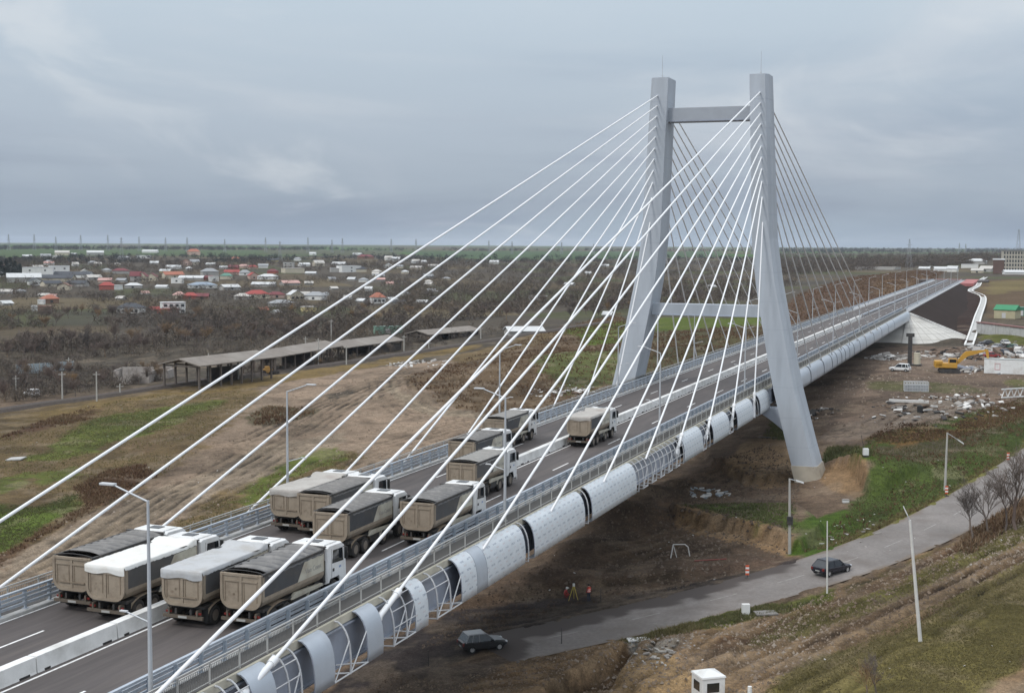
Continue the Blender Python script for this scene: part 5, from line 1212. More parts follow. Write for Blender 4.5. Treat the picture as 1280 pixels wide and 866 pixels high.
# ------------------------------------------------------------------ bare trees
def tree_mesh(seed, h=6., spread=.45, levels=4, twig=.022, dens=1.):
    rg = random.Random(seed); segs = []; trunk = []
    def grow(p, d, L, r, lv):
        n = 3 if lv < 2 else 2; q = p
        for k in range(n):
            d2 = d+np.array([rg.gauss(0,.16), rg.gauss(0,.16), rg.gauss(.03,.08)]); d2 /= np.linalg.norm(d2)
            e = q+d2*L/n; r2 = r*(1-.22*(k+1)/n*1.3)
            (trunk if lv == 0 else segs).append((q, e, r*(1-.25*k/n), r2)); q = e; d = d2
            if lv < levels and (k > 0 or lv > 0):
                for _ in range(max(1, int(rg.choice((2,2,3))*dens))):
                    a = rg.uniform(0, 6.28); s = rg.uniform(.45, .95)*spread*1.7
                    nd = d+np.array([math.cos(a)*s, math.sin(a)*s, rg.uniform(-.1,.35)]); nd /= np.linalg.norm(nd)
                    grow(q, nd, L*rg.uniform(.5,.78), max(r2*.55, twig*.6), lv+1)
    grow(np.array([0.,0,-.2]), np.array([rg.gauss(0,.05), rg.gauss(0,.05), 1.]), h*.42, h*.016+.02, 0)
    def mk(S, n, nm):
        mb = MB()
        for a, b, r0, r1 in S: mb.tube(a, b, max(r0, twig*.5), max(r1, twig*.4), n, 0, False)
        me = bpy.data.meshes.new(nm); me.from_pydata(mb.v, [], mb.f); me.materials.append(bark); return me
    return mk(trunk, 6, 'trunk'), mk(segs, 3, 'crown')
bark = bpy.data.materials.new('bare_branches'); bark.use_nodes = True
nt = bark.node_tree; b = nt.nodes['Principled BSDF']; b.inputs['Roughness'].default_value = .9
oi = nt.nodes.new('ShaderNodeObjectInfo'); rp = nt.nodes.new('ShaderNodeValToRGB'); nt.links.new(oi.outputs['Random'], rp.inputs['Fac']); nt.links.new(rp.outputs['Color'], b.inputs['Base Color'])
els = rp.color_ramp.elements; els[0].color = (.13,.108,.094,1); els[1].color = (.17,.115,.075,1)
for p, c in ((.3,(.15,.12,.10,1)),(.55,(.15,.108,.09,1)),(.8,(.115,.10,.092,1)),(.93,(.24,.155,.08,1))): e = els.new(p); e.color = c
bpy.context.view_layer.update()
VAR = [tree_mesh(11+k, 6.5, .5, 4, .03, 1.05) for k in range(5)]          # distant bushes and trees, stout twigs
FINE = [tree_mesh(41+k, 6.0, .42, 4, .018, 1.0) for k in range(3)]
def plant_tree(name, label, cat, p, h, var, group=None):
    t = thing(name, label, cat, (p[0], p[1], p[2]-.1), random.uniform(0, 6.28), group); s = h/6.3
    t.scale = (s*random.uniform(.95,1.3), s*random.uniform(.95,1.3), s)
    link('trunk', var[0], t); link('crown', var[1], t); return t
for px, py, h, lb in ((1216,674,6.4,'thin bare tree at the near edge of the asphalt road, right of the leaning post'),(1236,668,7.4,'slender bare sapling right beside the thin bare roadside tree'),(1256,662,7.2,'bare sapling in the middle of the roadside group at right'),(1271,662,10.5,'tallest dark bare tree at the right edge beyond the road verge'),(1282,655,9,'bare tree partly cut off by the right picture edge'),(1098,868,3.6,'small pale bare tree on the olive grass at the bottom edge'),(1082,872,3.0,'smaller bare tree left of the pale one at the bottom edge')):
    plant_tree('bare_tree', lb, 'tree', G(px, py), h, FINE[px % 3])
# bushes and trees one can tell apart, nearest first
cnt = 0
def inpoly(P, x, y):
    c = False; n = len(P)
    for i in range(n):
        (ax, ay), (bx, by) = P[i], P[(i+1) % n]
        if (ay > y) != (by > y) and x < (bx-ax)*(y-ay)/(by-ay)+ax: c = not c
    return c
BUSH = [  # outline in the photo, how many, height, label, group
 ([(-30,470),(75,462),(205,468),(205,482),(120,492),(0,503),(-30,505)], 46, (2.5,5), 'bare brown bush in the thicket along the railway at far left', 'bushes along the railway'),
 ([(255,470),(380,452),(560,425),(560,432),(430,452),(260,478)], 34, (2,3.6), 'low reddish bare bush between the railway and the long shed', 'bushes by the long shed'),
 ([(-30,420),(150,428),(330,415),(420,408),(420,424),(220,438),(120,450),(-30,452)], 62, (4.5,8), 'bare grey brown tree in the wooded strip between the town and the shed', 'trees between town and shed'),
 ([(430,385),(560,392),(700,378),(790,385),(790,398),(640,404),(520,412),(430,405)], 44, (4,7), 'bare brown tree in the strip beyond the sheds left of the tower', 'trees beyond the sheds'),
 ([(840,372),(940,362),(1000,352),(1000,362),(950,380),(840,395)], 16, (4,7), 'bare tree seen between the two tower legs', 'trees seen between the tower legs'),
 ([(0,395),(140,388),(300,398),(420,392),(420,402),(300,412),(0,412)], 40, (4,7), 'bare tree at the near edge of the town gardens', 'garden trees at the near edge of town'),
 ([(1225,330),(1285,330),(1285,340),(1240,341)], 10, (7,11), 'bare tree beside the apartment block at far right', 'trees by the apartment block')]
for P, n, (h0, h1), lb, gr in BUSH:
    xs_ = [p[0] for p in P]; ys_ = [p[1] for p in P]; k = 0
    while k < n:
        x, y = random.uniform(min(xs_), max(xs_)), random.uniform(min(ys_), max(ys_))
        if not inpoly(P, x, y): continue
        plant_tree('bare_tree' if h1 > 4 else 'bare_bush', lb, 'tree' if h1 > 4 else 'bush', ground(x, y), random.uniform(h0, h1), VAR[k % 5], gr); k += 1
# far woods, hedges and garden trees that read as one mass
def twig_mass(name, pts, hs, per, wid, m, label=None, ell=.6, dome=True):
    pts = np.repeat(pts, per, 0); hs = np.repeat(hs, per); N = len(pts)
    th = rng.uniform(0, 2*np.pi, N); ph = np.arccos(rng.uniform(0, 1, N)); r = rng.uniform(.25, 1, N)**.6
    c = pts+np.stack([np.sin(ph)*np.cos(th)*r*hs*ell, np.sin(ph)*np.sin(th)*r*hs*ell, (.12+.88*np.cos(ph)*r)*hs], -1)
    d = rng.normal(size=(N,3)); d[:,2] += .9; d /= np.linalg.norm(d, axis=1)[:,None]
    s = np.cross(d, rng.normal(size=(N,3))); s /= np.linalg.norm(s, axis=1)[:,None]
    L = (hs*rng.uniform(.14, .34, N))[:,None]; w = (wid*hs/6*rng.uniform(.6,1.5,N))[:,None]
    V = np.stack([c-d*L-s*w, c-d*L+s*w, c+d*L], 1).reshape(-1,3)
    me = bpy.data.meshes.new(name); me.vertices.add(3*N); me.vertices.foreach_set('co', V.astype(np.float32).ravel())
    me.loops.add(3*N); me.loops.foreach_set('vertex_index', np.arange(3*N, dtype=np.int32)); me.polygons.add(N)
    me.polygons.foreach_set('loop_start', (np.arange(N)*3).astype(np.int32)); me.polygons.foreach_set('loop_total', np.full(N, 3, np.int32)); me.update(calc_edges=True)
    me.materials.append(m); o = link(name, me); structure(o, 'stuff'); return o
def mass_mat(name, cols):
    m = bpy.data.materials.new(name); m.use_nodes = True; nt = m.node_tree; b = nt.nodes['Principled BSDF']; b.inputs['Roughness'].default_value = .95; b.inputs['Specular IOR Level'].default_value = .1
    g = nt.nodes.new('ShaderNodeNewGeometry'); tc = nt.nodes.new('ShaderNodeTexCoord'); n = nt.nodes.new('ShaderNodeTexNoise'); n.inputs['Scale'].default_value = .045; n.inputs['Detail'].default_value = 4
    nt.links.new(tc.outputs['Object'], n.inputs['Vector']); ad = nt.nodes.new('ShaderNodeMath'); ad.operation = 'MULTIPLY_ADD'; ad.inputs[1].default_value = .35; nt.links.new(g.outputs['Random Per Island'], ad.inputs[0]); nt.links.new(n.outputs['Fac'], ad.inputs[2])
    rp = nt.nodes.new('ShaderNodeValToRGB'); nt.links.new(ad.outputs[0], rp.inputs['Fac']); e = rp.color_ramp.elements; e[0].position = .4; e[1].position = .9
    e[0].color = (*cols[0],1); e[1].color = (*cols[-1],1)
    for k, c in enumerate(cols[1:-1]): q = e.new(.4+.5*(k+1)/(len(cols)-1)); q.color = (*c,1)
    nt.links.new(rp.outputs['Color'], b.inputs['Base Color']); return m
wood_m = mass_mat('far_bare_wood', [(.062,.056,.054),(.088,.074,.066),(.12,.096,.08),(.085,.076,.062),(.155,.12,.088)])
def scatter_px(polys):
    P = []; Hh = []
    for poly, n, (h0, h1), clump in polys:
        xs_ = [p[0] for p in poly]; ys_ = [p[1] for p in poly]; k = 0; tries = 0
        while k < n and tries < n*30:
            tries += 1
            x, y = random.uniform(min(xs_), max(xs_)), random.uniform(min(ys_), max(ys_))
            if not inpoly(poly, x, y): continue
            p = ground(x, y)
            if clump and vnoise(np.array([p[0]*.02]), np.array([p[1]*.012]))[0] < clump: continue
            P.append(p); Hh.append(random.uniform(h0, h1)); k += 1
    return np.array(P), np.array(Hh)
pts, hs = scatter_px([
 ([(-40,440),(120,442),(330,424),(420,420),(560,416),(640,408),(640,416),(430,446),(340,450),(205,446),(205,478),(100,492),(0,506),(-40,508)], 620, (1.6,4), .3),
 ([(250,480),(340,468),(430,452),(560,432),(560,428),(440,444),(340,462)], 90, (1.2,2.4), .2),
 ([(-40,400),(420,398),(560,400),(560,422),(330,425),(120,440),(-40,445)], 560, (3,7), .3),
 ([(-40,340),(480,340),(480,402),(-40,402)], 900, (3,6.5), .42),
 ([(480,340),(960,338),(1010,350),(960,372),(800,392),(700,385),(560,405),(480,400)], 1500, (3,7), .33),
 ([(-40,326),(960,328),(960,340),(-40,342)], 1100, (4,9), .4),
 ([(950,318),(1230,316),(1230,330),(1150,334),(1060,340),(960,345)], 1500, (5,10), .2),
 ([(1060,334),(1140,331),(1225,328),(1225,331),(1140,335)], 150, (5,8), 0),
 ([(1200,314),(1290,312),(1290,326),(1200,328)], 300, (6,11), .2)])
twig_mass('far_woodland', pts, hs, 46, .11, wood_m)
dk = mass_mat('distant_treeline_wood', [(.045,.05,.055),(.05,.052,.052),(.06,.06,.055)])
pts, hs = scatter_px([([(-60,309.3),(420,311),(420,313),(-60,312)], 700, (7,13), .35), ([(420,311.5),(960,312.5),(960,315),(420,314)], 260, (6,11), .5), ([(940,311.5),(1290,310.5),(1290,316),(940,317)], 700, (9,15), .15), ([(-60,322),(500,320),(960,323),(960,328),(-60,330)], 700, (5,9), .45)])
twig_mass('distant_treeline', pts, hs, 30, .25, dk)
# dark conifers at the left edge
con_m = mat('conifer_needles', (.012,.02,.016), .9, .3, 1)
for k, (px, py, h) in enumerate(((2,347,15),(8,347,17),(13,347,18),(19,347,15),(-6,347,16),(25,346,12))):
    p = ground(px, py); t = thing('conifer_tree', 'dark evergreen tree in the clump at the left edge of the town', 'tree', p, 0, 'dark evergreens at the left edge'); mb = MB(); mb.tube((0,0,-1),(0,0,h*.3),.35,.25,6); mb.build('trunk', bark, t); mb = MB()
    for q in range(460):
        z = h*(.12+.88*random.random()); rr_ = (h-z)*.34*random.random()**.4+.3; a = random.uniform(0, 6.28); c = np.array((rr_*math.cos(a), rr_*math.sin(a), z)); dn = np.array((math.cos(a), math.sin(a), -.5))*1.3; sd_ = np.array((-math.sin(a), math.cos(a), .1))*.8
        mb.add([c-sd_, c+sd_, c+dn], [(0,1,2)])
    mb.build('crown', con_m, t)

# ------------------------------------------------------------------ houses
HM = {}
def hm(kind, c):
    k = (kind,)+tuple(c)
    if k not in HM: HM[k] = mat('%s_%02d' % (kind, len(HM)), c, .8, .08, .4)
    return HM[k]
RC = {'white':(.52,.53,.53),'grey':(.28,.29,.30),'dark':(.055,.06,.07),'red':(.30,.06,.052),'maroon':(.16,.045,.05),'orange':(.33,.125,.08),'green':(.10,.22,.17),'pink':(.45,.28,.25),'blue':(.24,.29,.35),'pale':(.45,.43,.40),'brown':(.20,.11,.08)}
WC = {'white':(.66,.66,.64),'cream':(.52,.47,.37),'grey':(.36,.35,.33),'pink':(.5,.36,.30),'brown':(.22,.14,.10),'yellow':(.5,.42,.22),'red':(.32,.10,.08)}
win_m = mat('house_window', (.04,.045,.05), .3)
def house(px, py, wpx, hpx, roof, wall, kind='gable', windows=0, label=None, ang=None, dep=None):
    p = ground(px, py); s = pxm(p); Wd = wpx/s; Ht = max(2.6, hpx/s); D = dep if dep else min(max(6, Wd*.65), 14)
    rg = random.Random(int(px*7+py)); az = math.atan2(p[0], p[1]); rz = -az+(ang if ang is not None else rg.uniform(-.5,.5))
    t = thing('house', label, 'house', (p[0], p[1], p[2]-.4), rz); rm = hm('house_roof', RC[roof]); wm = hm('house_wall', WC[wall])
    if kind == 'flat': eh = Ht
    else: eh = Ht*.6
    mb = MB(); x0, x1, y0, y1 = -Wd/2, Wd/2, -D/2, D/2; mb.box(x0, x1, y0, y1, 0, eh)
    if kind == 'gable': mb.prism([(y0, eh-.02), (y1, eh-.02), (0, Ht-.1)], x0+.01, x1-.01, 0, 'x')
    if kind == 'gablefront': mb.prism([(x0, eh-.02), (x1, eh-.02), (0, Ht-.1)], y0+.01, y1-.01, 0, 'y')
    mb.build('wall', wm, t); mb = MB(); o = .5
    if kind == 'gable': mb.prism([(y0-o, eh-.25), (0, Ht), (y1+o, eh-.25), (y1+o, eh-.05), (0, Ht+.22), (y0-o, eh-.05)], x0-o, x1+o, 0, 'x')
    elif kind == 'gablefront': mb.prism([(x0-o, eh-.25), (0, Ht), (x1+o, eh-.25), (x1+o, eh-.05), (0, Ht+.22), (x0-o, eh-.05)], y0-o, y1+o, 0, 'y')
    elif kind == 'hip':
        k = min(Wd, D)*.45; mb.loft([[(x0-o,y0-o,eh),(x1+o,y0-o,eh),(x1+o,y1+o,eh),(x0-o,y1+o,eh)], [(x0+k,-.1,Ht+.2),(x1-k,-.1,Ht+.2),(x1-k,.1,Ht+.2),(x0+k,.1,Ht+.2)] if Wd > D else [(-.1,y0+k,Ht+.2),(.1,y0+k,Ht+.2),(.1,y1-k,Ht+.2),(-.1,y1-k,Ht+.2)]])
    else: mb.box(x0-.2, x1+.2, y0-.2, y1+.2, eh, eh+.3)
    mb.build('roof', rm, t)
    if windows:
        rows = 2 if eh > 5 else 1
        for r in range(rows):
            for k in range(windows):
                x = x0+Wd*(k+.5)/windows; z = eh*(r+.5)/rows; w = min(.8, Wd/windows*.3)
                mb = MB(); mb.box(x-w, x+w, y0-.06, y0+.05, z-.65, z+.65); mb.build('window', win_m, t)
    return t
HS = [ # x, base y, width, height, roof, wall, kind, windows
 (48,347,36,13,'white','white','flat',2),(74,344,24,12,'white','white','flat',2),(30,353,40,12,'white','grey','gable',0),(92,347,46,8,'dark','white','gable',0),(72,352,40,9,'dark','cream','gable',0),
 (44,356,17,9,'dark','white','gablefront',1),(64,358,22,8,'dark','cream','gable',2),(81,362,15,9,'brown','cream','gablefront',1),(97,358,24,8,'dark','grey','gable',0),(134,362,18,10,'red','red','hip',0),(146,362,11,6,'white','white','flat',0),
 (62,379,19,11,'orange','brown','hip',1),(52,380,7,5,'white','white','flat',0),(57,388,16,5,'brown','brown','flat',0),(43,388,6,4,'white','white','flat',0),(7,382,13,7,'white','grey','gable',0),(8,367,14,6,'pale','grey','gable',0),
 (34,323,11,5,'white','grey','gable',0),(57,323,12,6,'grey','grey','gable',0),(78,319,17,6,'pale','cream','gable',0),(119,319,20,6,'white','grey','gable',0),(70,322,8,3,'white','white','flat',0),(92,319,7,3,'white','grey','gable',0),
 (117,350,17,7,'pale','grey','gable',1),(132,353,16,6,'pink','pink','gable',0),(106,343,10,7,'pale','white','gablefront',1),(151,342,20,7,'maroon','grey','hip',0),
 (164,391,30,13,'dark','white','hip',5),(216,391,28,14,'white','white','flat',4),(197,389,19,6,'red','brown','gable',0),(210,392,22,4,'red','red','flat',0),
 (224,373,15,9,'pink','cream','hip',1),(238,374,18,9,'red','red','hip',1),(253,374,15,8,'maroon','brown','gable',1),
 (170,352,13,13,'maroon','grey','gable',1),(179,352,11,12,'maroon','cream','gablefront',2),(190,351,13,10,'maroon','cream','gablefront',1),(167,360,20,7,'white','grey','hip',1),(203,360,14,4,'white','white','gable',0),
 (216,348,24,9,'orange','cream','gable',1),(207,341,13,5,'white','yellow','gable',0),(217,336,18,5,'white','white','gable',0),(222,354,14,7,'white','white','flat',1),(240,350,30,6,'white','grey','gable',0),(258,350,14,6,'maroon','red','gable',0),(267,352,11,7,'white','white','flat',1),(283,349,14,8,'green','cream','hip',0),
 (253,360,34,8,'blue','white','hip',2),(287,362,22,7,'white','grey','gable',1),(262,344,20,9,'grey','grey','hip',0),(292,337,12,6,'maroon','red','gable',0),(290,343,18,6,'red','pink','gable',0),(282,336,14,4,'white','white','gable',0),(264,332,11,4,'white','grey','gable',0),
 (233,332,13,8,'orange','pink','gablefront',1),(243,331,11,7,'grey','cream','gable',1),(242,319,16,8,'orange','pink','hip',0),(188,316,19,4,'white','white','gable',0),(180,323,18,4,'white','white','flat',0),(155,324,14,4,'grey','grey','gable',0),(193,331,10,5,'white','grey','gable',0),
 (321,373,28,11,'red','cream','hip',2),(345,372,20,8,'maroon','pink','hip',1),(330,358,28,6,'white','grey','gable',0),(362,357,22,7,'pink','grey','gable',0),(369,375,17,13,'white','cream','gablefront',3),(381,373,12,9,'pale','white','gable',2),(395,375,24,11,'grey','white','hip',1),(352,383,30,9,'grey','grey','hip',0),(303,374,18,8,'pale','grey','hip',1),
 (329,390,9,7,'orange','brown','gable',1),(345,393,7,5,'white','white','gablefront',0),(386,389,16,5,'pale','yellow','flat',0),(335,349,24,7,'white','white','hip',1),(341,342,12,6,'maroon','red','hip',0),(316,349,11,9,'red','pink','gablefront',1),(306,344,13,7,'grey','white','hip',1),(290,361,14,6,'white','white','gable',1),(305,335,14,5,'pink','pink','hip',0),(316,336,11,5,'red','pink','hip',0),
 (361,334,13,6,'white','grey','flat',2),(380,333,13,5,'white','white','gable',1),(366,341,25,6,'pale','cream','flat',0),(389,343,13,4,'white','grey','gable',0),(398,333,13,8,'pale','cream','gable',2),(386,356,10,5,'pale','grey','gable',0),(417,362,8,4,'pale','grey','gable',0),(341,327,14,4,'dark','yellow','gable',0),(294,326,13,5,'orange','yellow','hip',0),(391,319,8,4,'white','white','gable',0),(424,333,16,6,'white','grey','gable',1),(436,340,26,8,'white','white','flat',1),(421,340,16,5,'white','grey','flat',0),(451,340,13,7,'dark','cream','hip',0),(457,324,20,6,'maroon','brown','hip',0),
 (485,335,11,6,'white','white','gablefront',1),(521,337,15,5,'pale','cream','gable',0),(472,379,16,14,'orange','white','hip',3),(452,378,9,5,'white','grey','gable',0),(490,377,10,6,'white','grey','gable',0),(500,380,14,6,'dark','grey','gable',0),(528,380,13,5,'white','grey','gable',0),(529,329,7,4,'white','grey','gable',0),(440,351,9,5,'white','grey','gable',0),(447,319,11,3,'white','white','gable',0),(543,334,14,4,'pale','grey','gable',0),
 (618,330,11,5,'white','white','gable',0),(735,343,7,4,'white','white','gable',0),(712,357,11,4,'white','grey','gable',0),(756,334,10,4,'white','grey','gable',0),(667,375,9,3,'white','white','flat',0),(678,375,7,3,'white','grey','flat',0),(888,360,10,4,'white','grey','gable',0),(760,396,10,5,'white','grey','gable',0),
 (1156,338,13,5,'white','grey','gable',0),(1178,339,20,6,'white','white','gable',0),(1191,340,12,8,'white','white','gable',0),(1212,335,20,5,'white','white','flat',0),(1221,330,22,7,'white','grey','hip',0),(1234,340,16,8,'pale','grey','gable',1),(1222,341,14,6,'pale','cream','gable',1),(1268,343,26,6,'white','white','gable',0),(1083,337,24,3,'pale','grey','flat',0),(1110,337,26,3,'pale','grey','flat',0)]
CN = {'white':'white','grey':'grey','dark':'dark slate','red':'bright red','maroon':'dark red','orange':'orange','green':'green','pink':'pinkish','blue':'blue grey','pale':'pale','brown':'brown'}
def area(x, y):
    if x > 1000: return 'beyond the bridge end'
    if x > 600: return 'on the plain near the tower'
    r = 'far town edge' if y < 328 else ('town back' if y < 345 else ('town middle' if y < 366 else 'near town edge'))
    return 'at '+('' if 0 else 'the ')+r
buckets = {}
for hh in HS: buckets.setdefault((hh[4], area(hh[0], hh[1])), []).append(hh)
ORD = ['leftmost','second from the left','third from the left','fourth from the left','fifth from the left','sixth from the left','seventh from the left','eighth from the left','ninth from the left','tenth from the left','eleventh from the left','twelfth from the left','thirteenth from the left','fourteenth from the left']
for (rf, ar_), L in buckets.items():
    L.sort(key=lambda q: q[0])
    for k, (x, y, w_, h_, rf, wl, kd, wn) in enumerate(L):
        place = '' if len(L) == 1 else (', rightmost of its colour' if k == len(L)-1 else ', '+ORD[min(k, 13)])
        kindw = {'flat':'flat', 'gable':'pitched', 'gablefront':'gabled', 'hip':'hipped'}[kd]
        house(x, y, w_, h_, rf, wl, kd, wn, f"house with {CN[rf]} {kindw} roof {ar_}{place}")
k = 0
while k < 46:
    x, y = random.uniform(0, 560), random.uniform(324, 376)
    if vnoise(np.array([x*.02]), np.array([y*.08]))[0] < .35 or any(abs(x-q[0]) < (q[2]+12)*.5 and abs(y-q[1]) < 5 for q in HS): continue
    o = house(x, y, random.uniform(7, 12), random.uniform(4, 6), random.choice(['pale','grey','white','grey','pink','pale']), random.choice(['white','grey','cream']), random.choice(['gable','hip','gable']), 0, 'small pale roofed house or shed among the bare garden trees of the town'); o['group'] = 'small garden houses in the town'; k += 1
# apartment block, brick building, lattice mast
p = ground(1268, 339); t = thing('apartment_block', 'grey prefab apartment block at the right edge of the horizon', 'building', p, -math.atan2(p[0], p[1])+.15); s = pxm(p)
mb = MB(); W_, H_ = 30/s, 25/s; mb.box(-W_/2, W_/2, -6, 6, 0, H_); mb.build('wall', hm('house_wall', (.42,.39,.33)), t); mb = MB(); mb.box(-W_/2-.4, W_/2+.4, -6.4, 6.4, H_, H_+1); mb.build('roof', hm('house_roof', (.2,.2,.2)), t)
for r in range(5):
    for k in range(9): x = -W_/2+W_*(k+.5)/9; z = H_*(r+.55)/5; mb = MB(); mb.box(x-W_*.03, x+W_*.03, -6.1, -5.9, z-H_*.06, z+H_*.06); mb.build('window', win_m, t)
p = ground(1248, 342); s = pxm(p); t = thing('brick_building', 'dark brick building with a white roof edge left of the apartment block', 'building', p, -math.atan2(p[0], p[1])); W_, H_ = 13/s, 17/s
mb = MB(); mb.box(-W_/2, W_/2, -6, 6, 0, H_); mb.build('wall', hm('house_wall', (.12,.075,.06)), t); mb = MB(); mb.box(-W_/2-.5, W_/2+.5, -6.5, 6.5, H_, H_+1.2); mb.build('roof', hm('house_roof', (.62,.63,.63)), t)
pyl_m = mat('pylon_steel', (.26,.275,.295), .6)
def pylon(px, ybase, ytop, label, group=None, arms=3):
    p = ground(px, ybase) ; s = pxm(p); h = (ybase-ytop)/s; t = thing('pylon', label, 'pylon', p, -math.atan2(p[0], p[1])+.3, group); w = max(.16, .2/s); b = h*.085
    mb = MB(); lv = np.linspace(0, 1, 7)
    def hw(q): return b*(1-q)**1.3+h*.012
    for sx in (-1,1):
        for sy in (-1,1):
            for a, c in zip(lv[:-1], lv[1:]): mb.bar((sx*hw(a), sy*hw(a), a*h), (sx*hw(c), sy*hw(c), c*h), w, w)
    for a, c in zip(lv[:-1], lv[1:]): mb.bar((-hw(a), -hw(a), a*h), (hw(c), -hw(c), c*h), w*.7, w*.7); mb.bar((hw(a), -hw(a), a*h), (-hw(c), -hw(c), c*h), w*.7, w*.7)
    mb.build('lattice_tower', pyl_m, t); mb = MB()
    for k in range(arms): z = h*(.68+.13*k); mb.bar((-h*.13*(1-.2*k), 0, z), (h*.13*(1-.2*k), 0, z), w, w*1.2)
    if arms: mb.build('crossarm', pyl_m, t)
for px, yb, yt in ((11,313,293),(43,313,293),(70,313,296),(101,313,294),(135,314,294),(174,314,296),(207,314,297),(234,315,297),(281,315,299),(332,315,297),(385,316,297),(415,316,300),(428,316,298),(489,316,299),(520,317,299),(611,317,301),(640,318,302),(702,318,303),(742,318,305),(1199,317,304),(1207,317,305),(940,318,304)):
    pylon(px, yb, yt, 'hazy grey power pylon in the row along the horizon', 'pylons along the horizon')
pylon(152, 328, 297, 'tall dark pylon among the houses at the far left of the town'); pylon(350, 327, 302, 'tall dark pylon behind the town, in the middle left'); pylon(1136, 336, 299, 'tall dark pylon standing in the woods right of the tower', None, 2)
pylon(1272, 338, 287, 'tall narrow lattice mast behind the apartment block at far right', None, 0)

# ------------------------------------------------------------------ railway, sheds, poles on the left
RL = catmull(np.array([ground(*q) for q in ((-120,532),(0,513),(100,499),(200,485.5),(300,471),(430,454),(560,435),(650,421),(760,404))]), 8)
RL[:,2] = [Zg(a[0], a[1]) for a in RL]
for _ in range(6): RL[1:-1,2] = (RL[:-2,2]+RL[1:-1,2]*2+RL[2:,2])/4
T = np.gradient(RL, axis=0); T /= np.linalg.norm(T[:,:2], axis=1)[:,None]; mb = MB()
mb.loft([[(p[0]+q[1]*o, p[1]-q[0]*o, p[2]+h) for o, h in ((-3.4,-.8),(-1.35,.6),(1.35,.6),(3.4,-.8))] for p, q in zip(RL, T)])
rail_o = structure(mb.build('railway_track', mat('railway_ballast', (.058,.046,.038), .95, .35, 1.2, bump=.4)))
for o_ in (-.75, .75): strip(RL, (o_-.07, o_+.07), .72).build('rail', mat('rusty_rail', (.10,.06,.045), .5, metal=.4), rail_o)
for k, (px, yt, yb) in enumerate(((78,463,498),(121,464,501),(86,447,463),(261,442,478),(298,445,473),(150,479,493),(414,399,425),(433,431,455),(398,422,455),(382,420,442),(505,419,439),(601,408,423),(677,402,414),(536,427,438),(706,405,416),(20,470,488))):
    nmz = ['leftmost along the railway','second along the railway','behind the railway bushes at left','in front of the long shed','second in front of the long shed','short one by the ruin','behind the sheds, tallest','right of the shed, by the railway','between the two sheds','behind the yellow vehicle','by the green container','before the white roofed store','far one left of the tower','at the end of the brown shed','nearest the tower by the railway','at the far left bushes'][k]
    p = ground(px, yb); p[2] = Zg(p[0], p[1]); s = pxm(p); h = (yb-yt)/s; t = thing('utility_pole', 'grey concrete utility pole, '+nmz, 'pole', p, -math.atan2(p[0], p[1]))
    mb = MB(); mb.tube((0,0,-.4),(0,0,h),.22,.15,6); mb.build('pole', pole_conc, t); mb = MB(); mb.box(-.8,.8,-.06,.06,h-.7,h-.55); mb.build('crossbar', pole_conc, t)
shed_roof = mat('weathered_shed_roof', (.20,.175,.152), .9, .2, .35, dirt=(.28,.26,.235), dirt_scale=.12)
def shed(label, A, B, dep, eave, ridge, posts=9, walled=False):
    a, b_ = G(*A), G(*B); d = b_-a; L = math.hypot(d[0], d[1]); rz = math.atan2(d[1], d[0]); t = thing('open_shed', label, 'shed', (a[0], a[1], min(a[2], b_[2])-.2), rz)
    mb = MB(); mb.prism([(-.8, eave-.25), (dep/2, ridge), (dep+.8, eave-.25), (dep+.8, eave), (dep/2, ridge+.3), (-.8, eave)], -1, L+1, 0, 'x'); mb.build('roof', shed_roof, t)
    for k in range(posts):
        x = L*k/(posts-1); mb = MB(); mb.box(x-.2, x+.2, 0, .4, -.5, eave-.1); mb.box(x-.2, x+.2, dep-.4, dep, -.5, eave-.1); mb.bar((x, .2, eave-.4), (x, dep-.2, eave-.4), .25, .35); mb.build('post_frame', mat('shed_frame', (.12,.10,.085), .9), t)
    mb = MB(); mb.box(L*.55, L, dep-.6, dep-.3, -.5, eave*.6)
    if walled: mb.box(L*.45, L, .3, .6, -.5, eave*.75)
    mb.build('back_wall', mat('shed_wall', (.06,.052,.047), .9, .2, .5), t)
    return t
shed('long open sided shed with a weathered grey pitched roof beside the railway', (250,487), (340,473), 11, 6.0, 7.2, 8)
shed('second long shed, joined behind the first, with dark open bays', (345,466), (424,450), 10, 4.6, 5.8, 8)
shed('third long low shed with a pale roof right of the open bays', (432,449), (502,437), 11, 3.8, 5.0, 6, True)
shed('long low brown shed beyond the railway, left of the white roofed store', (536,428), (598,418), 9, 3.0, 4.0, 6, True)
p = ground(655, 415); house(655, 417, 44, 10, 'white', 'grey', 'gable', 0, 'store with a long bright white roof beyond the brown shed', .2, 10)
p = G(485, 417); container('green_container', 'pale green long container beyond the sheds', p, R(42), 11, 2.6, 2.8, mat('pale_green_sheet', (.2,.36,.28), .6), mat('pale_green_roof', (.25,.4,.33), .6))
